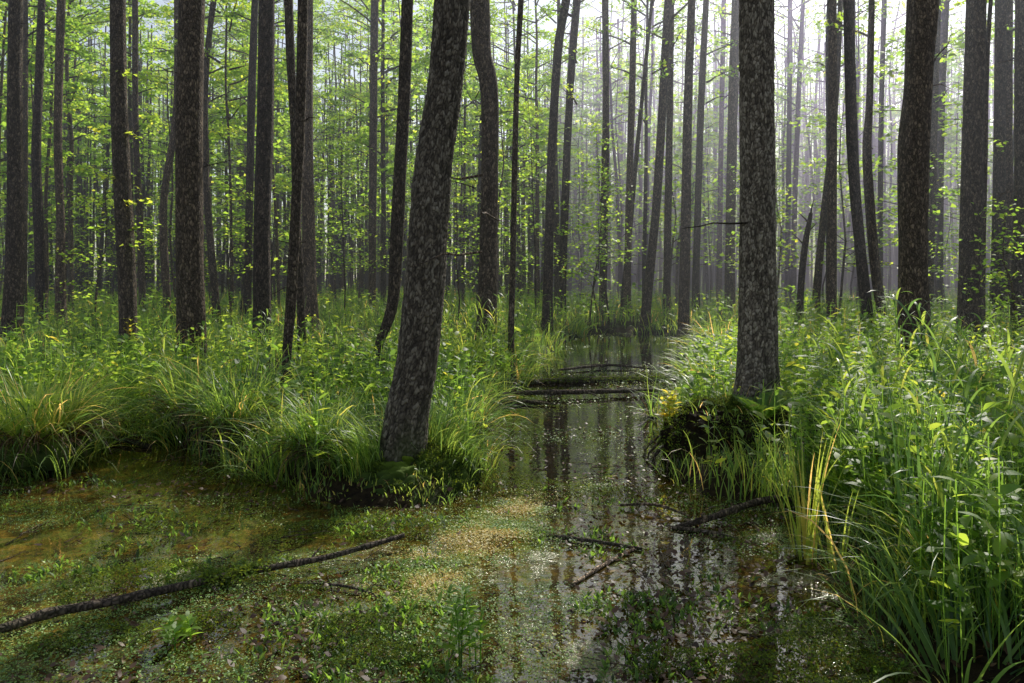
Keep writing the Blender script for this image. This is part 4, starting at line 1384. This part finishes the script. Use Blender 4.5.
for k in range(30):
    for _ in range(50):
        y = rng.uniform(7, 13)
        x = rng.uniform(-0.72, -0.15) * y
        if float(land(np.array([x]), np.array([y]))[0]) > 0.1 and off_hummocks(np.array([x]), np.array([y]))[0] > .9:
            break
    herb('leafy herb scattered over the left bank', (x, y, float(height(np.array([x]), np.array([y]))[0])), rng.uniform(0.5, 0.9), 9, rng.uniform(0.09, 0.14), rng.uniform(0.35, 0.7), 'herbs of the left bank', 4)


def fern(label, loc, n, length, tone, yaws=None):
    t = thing('fern', label, 'fern', loc)
    for k in range(n):
        yaw = yaws[k] if yaws else 2 * PI * k / n + rng.normal(0, 0.2)
        L = length * rng.uniform(0.8, 1.15)
        lean, curl = rng.uniform(0.35, 0.6), rng.uniform(0.8, 1.3)
        s = np.linspace(0, 1, 22)
        th = lean + curl * s ** 1.2
        r, z = np.r_[0, np.cumsum(np.sin(th[1:]) * L / 21)], np.r_[0, np.cumsum(np.cos(th[1:]) * L / 21)]
        P = np.column_stack([np.cos(yaw) * r, np.sin(yaw) * r, z])
        g = Geo()
        tube(g, P, np.linspace(0.003, 0.001, 22), 3, tone * .7, 0, cap=False)
        side = np.array([-np.sin(yaw), np.cos(yaw), 0])
        fwd = np.gradient(P, axis=0)
        fwd /= np.linalg.norm(fwd, axis=1, keepdims=True)
        for sg in (-1, 1):
            q = P[3:]
            sz = L * 0.30 * np.sin(PI * np.clip(s[3:], 0.12, 0.97) ** 0.8) + 0.012
            d = side * sg + fwd[3:] * 0.45 + rng.normal(0, 0.05, (len(q), 3))
            leaves(g, q, d, np.cross(fwd[3:], side) + 0 * q, sz, np.clip(rng.normal(tone, 0.07, len(q)), 0, 1), 0, 0.26, 0.02)
        link('frond', g.mesh('frond', M_herb, smooth=False), t)
    return t


fern('fern hanging from the right side of the dark peat hummock', (h2[0] + 0.42, h2[1] + 0.45, 0.36), 7, 0.42, 0.42)
fern('fern in the grass behind the dark inlet', bank_loc(100, 398, 0.1), 8, 0.6, 0.45)
fern('fern spreading over the left edge tussock', (bank_loc(55, 460)[0], bank_loc(55, 460)[1], 0.32), 9, 0.5, 0.6)


# ------------------------------------------------------------------ fallen branches
def log(label, pts, rads, mat, seed, stubs=(), moss=None, cat='branch', name='fallen_branch', sides=14, n=90):
    P = spline(np.column_stack([np.array(pts, float), np.array(rads, float)]), n)
    o = P[len(P) // 2, :3] * [1, 1, 0]
    t = thing(name, label, cat, o)
    g = Geo()
    tube(g, P[:, :3] - o, P[:, 3], sides, 0.5, 0, lambda ang, PP, rr: rr * (1 + 0.16 * fbm(np.cos(ang)[None, :] + seed, np.sin(ang)[None, :], PP[:, :1] * 6, seed) + 0.25 * np.exp(-((PP[:, :1] * 9 + seed) % 3 - 1.5) ** 2 * 18)))
    link('wood', g.mesh('wood', mat), t)
    for f, yaw, ln, rise in stubs:
        q = P[int(f * (n - 1)), :3] - o
        g = Geo()
        S_ = limb_path(q, yaw, ln, rise, 5, 0.15)
        tube(g, S_, np.linspace(P[int(f * (n - 1)), 3] * 0.5, 0.002, 5), 5, 0.5, 0)
        link('side_twig', g.mesh('side_twig', mat), t)
    if moss:
        f0, f1, m, sz, wide = moss
        k = rng.integers(int(f0 * (n - 1)), int(f1 * (n - 1)), m)
        c = P[k, :3] - o + rng.normal(0, 1, (m, 3)) * [wide, wide, 0.012] + [0, 0, 0.6 * np.mean(P[k, 3])]
        g = Geo()
        leaves(g, c, rand_dirs(m, 0.4, 0.5), rand_dirs(m, 1.0, 0.7), rng.uniform(0.6, 1.4, m) * sz, np.clip(rng.normal(0.6, 0.2, m), 0, 1), 0, 0.5)
        link('moss', g.mesh('moss', M_moss, smooth=False), t)
    return t


def wp(px, py, dz=0.0):
    p = on_water(px, py)
    return (p[0], p[1], dz)


log('long dark fallen branch with a mossy middle across the near water', [wp(-60, 648, .03), wp(0, 637, .035), wp(50, 622, .042), (wp(105, 612, .045)), wp(190, 594, .05), wp(250, 582, .055), wp(330, 567, .06), wp(404, 548, .075)],
    [0.023, 0.022, 0.022, 0.021, 0.019, 0.017, 0.016, 0.014], M_dead, 4, [(0.3, 1.2, 0.07, 0.5), (0.42, 4.5, 0.06, 0.3), (0.55, 1.7, 0.10, 0.4), (0.75, 1.0, 0.08, 0.9)], (0.50, 0.64, 900, 0.02, 0.035))
log('dark half sunk stick in the mud of the left inlet', [wp(72, 436, .06), wp(105, 440, .05), wp(150, 449, .02)], [0.03, 0.028, 0.02], M_dead, 12, [(0.5, 5.5, 0.35, 0.1)])
log('straight weathered log lying across the water channel', [wp(486, 401, .06), wp(530, 398, .07), wp(600, 396, .06), wp(690, 393, .05)], [0.026, 0.032, 0.03, 0.02], M_dead, 15, [(0.2, 3.0, 0.5, 0.05), (0.5, 5.2, 0.3, 0.1), (0.7, 0.4, 0.6, 0.08)], None, 'log', 'fallen_log')
log('mossy sunken log behind the straight log across the channel', [wp(522, 384, .03), wp(580, 382, .04), wp(640, 380, .03), wp(700, 378, .03)], [0.03, 0.04, 0.036, 0.03], M_dead, 17, (), (0.1, 0.95, 2400, 0.03, 0.16), 'log', 'fallen_log')
log('thin dark branch lying askew beyond the two channel logs', [wp(560, 372, .04), wp(610, 368, .05), wp(655, 371, .03)], [0.02, 0.022, 0.012], M_dead, 35, [(0.5, 2.6, 0.5, 0.2)])
log('short pale stick at the left end of the channel log', [wp(484, 406, .03), wp(520, 404, .04), wp(556, 406, .02)], [0.02, 0.022, 0.012], M_dead, 19, [(0.6, 0.3, 0.3, 0.15)])
log('crooked bare branch rising from the water below the dark peat hummock', [wp(676, 528, .01), wp(700, 526, .03), wp(730, 520, .06), wp(765, 512, .08), wp(805, 509, .07)], [0.012, 0.018, 0.022, 0.022, 0.02], M_dead, 23, [(0.25, 3.6, 0.18, 0.2)])
log('short black stick floating in front of the crooked bare branch', [wp(672, 529, .012), wp(705, 534, .015), wp(738, 541, .01)], [0.012, 0.014, 0.009], M_dead, 25)
log('thin black twig on the weed in the middle of the pond', [wp(547, 538, .015), wp(590, 544, .02), wp(642, 551, .012)], [0.012, 0.012, 0.008], M_dead, 27, [(0.5, 0.8, 0.2, 0.1)])
log('pale thin rod half sunk in the weed near the yellow leaf', [wp(572, 586, .006), wp(605, 566, .01), wp(638, 548, .008)], [0.010, 0.010, 0.008], M_pale_wood, 29)
log('forked dark twig in the water left of the crooked bare branch', [wp(620, 508, .02), wp(655, 512, .05), wp(690, 519, .02)], [0.008, 0.010, 0.006], M_dead, 31, [(0.4, 2.0, 0.25, 0.5), (0.6, 4.6, 0.2, 0.6)])
log('thin bent twig at the left of the shallow middle', [wp(300, 585, .01), wp(345, 590, .02), wp(385, 600, .01)], [0.006, 0.007, 0.004], M_dead, 33)

# roots that hang off the dark peat hummock
t = thing('bare_roots', 'bare dark roots reaching from the peat hummock into the water', 'root', (h2[0] + 0.2, h2[1] + 0.3, 0))
for k in range(16):
    a = -3.3 + 0.17 * k + rng.normal(0, 0.06)
    g = Geo()
    p0 = np.array([math.cos(a) * 0.42, 0.45 + math.sin(a) * 0.5, 0.32])
    p1 = np.array([math.cos(a) * 0.66, 0.45 + math.sin(a) * 0.72, 0.10])
    p2 = np.array([math.cos(a + .1) * 0.78, 0.45 + math.sin(a + .1) * 0.85, -0.04])
    tube(g, spline([p0, p1, p2], 12) + rng.normal(0, 0.006, (12, 3)), np.linspace(rng.uniform(0.008, 0.024), 0.005, 12), 6, 0.5, 0)
    link('root', g.mesh('root', M_dead), t)

# single leaves that catch the eye
for lab, px, py, sz in [('bright yellow fallen leaf on the dark weed right of the black twig', 665, 547, 0.055), ('yellow leaf caught in the haze right of the flaky pale alder', 780, 278, 0.0)]:
    if not sz:
        continue
    g = Geo()
    x = np.array([[0, 0, 0.0]] * 5)
    yw = np.array([0.3, 1.3, 2.4, 3.6, 5.2])
    blades(g, x, yw, [sz * .6, sz * .55, sz * .6, sz * .5, sz * .5], sz * 0.42, 1.25, 0.3, 0.5, 4, 'leaf', roll=np.zeros(5))
    tag(link('yellow_leaf', g.mesh('yellow_leaf', M_yellow, smooth=False), None, wp(px, py, 0.02)), lab, 'leaf')

# ------------------------------------------------------------------ haze between the trunks
def haze_box(name, label, x0, x1, y0, y1, z1, dens, col):
    m, nt = mat_new(name)
    vs = N(nt, 'ShaderNodeVolumeScatter')
    vs.inputs['Color'].default_value = (*col, 1)
    vs.inputs['Density'].default_value = dens
    vs.inputs['Anisotropy'].default_value = 0.62
    out = N(nt, 'ShaderNodeOutputMaterial')
    nt.links.new(vs.outputs[0], out.inputs['Volume'])
    bx = np.array([(x, y, z) for z in (-0.5, z1) for y in (y0, y1) for x in (x0, x1)], float)
    g = Geo()
    g.add(bx, [[0, 2, 3, 1], [4, 5, 7, 6], [0, 1, 5, 4], [2, 6, 7, 3], [0, 4, 6, 2], [1, 3, 7, 5]])
    tag(link(name, g.mesh(name, m, smooth=False)), label, None, None, 'stuff')


haze_box('haze', 'thin sunlit morning haze hanging between all the trunks', -110, 110, 9, 125, 17, 0.0040, (0.84, 0.88, 1.0))
haze_box('violet_haze', 'denser violet morning haze between the trunks beyond the channel', 2.0, 100, 26, 120, 13, 0.021, (0.68, 0.58, 1.0))
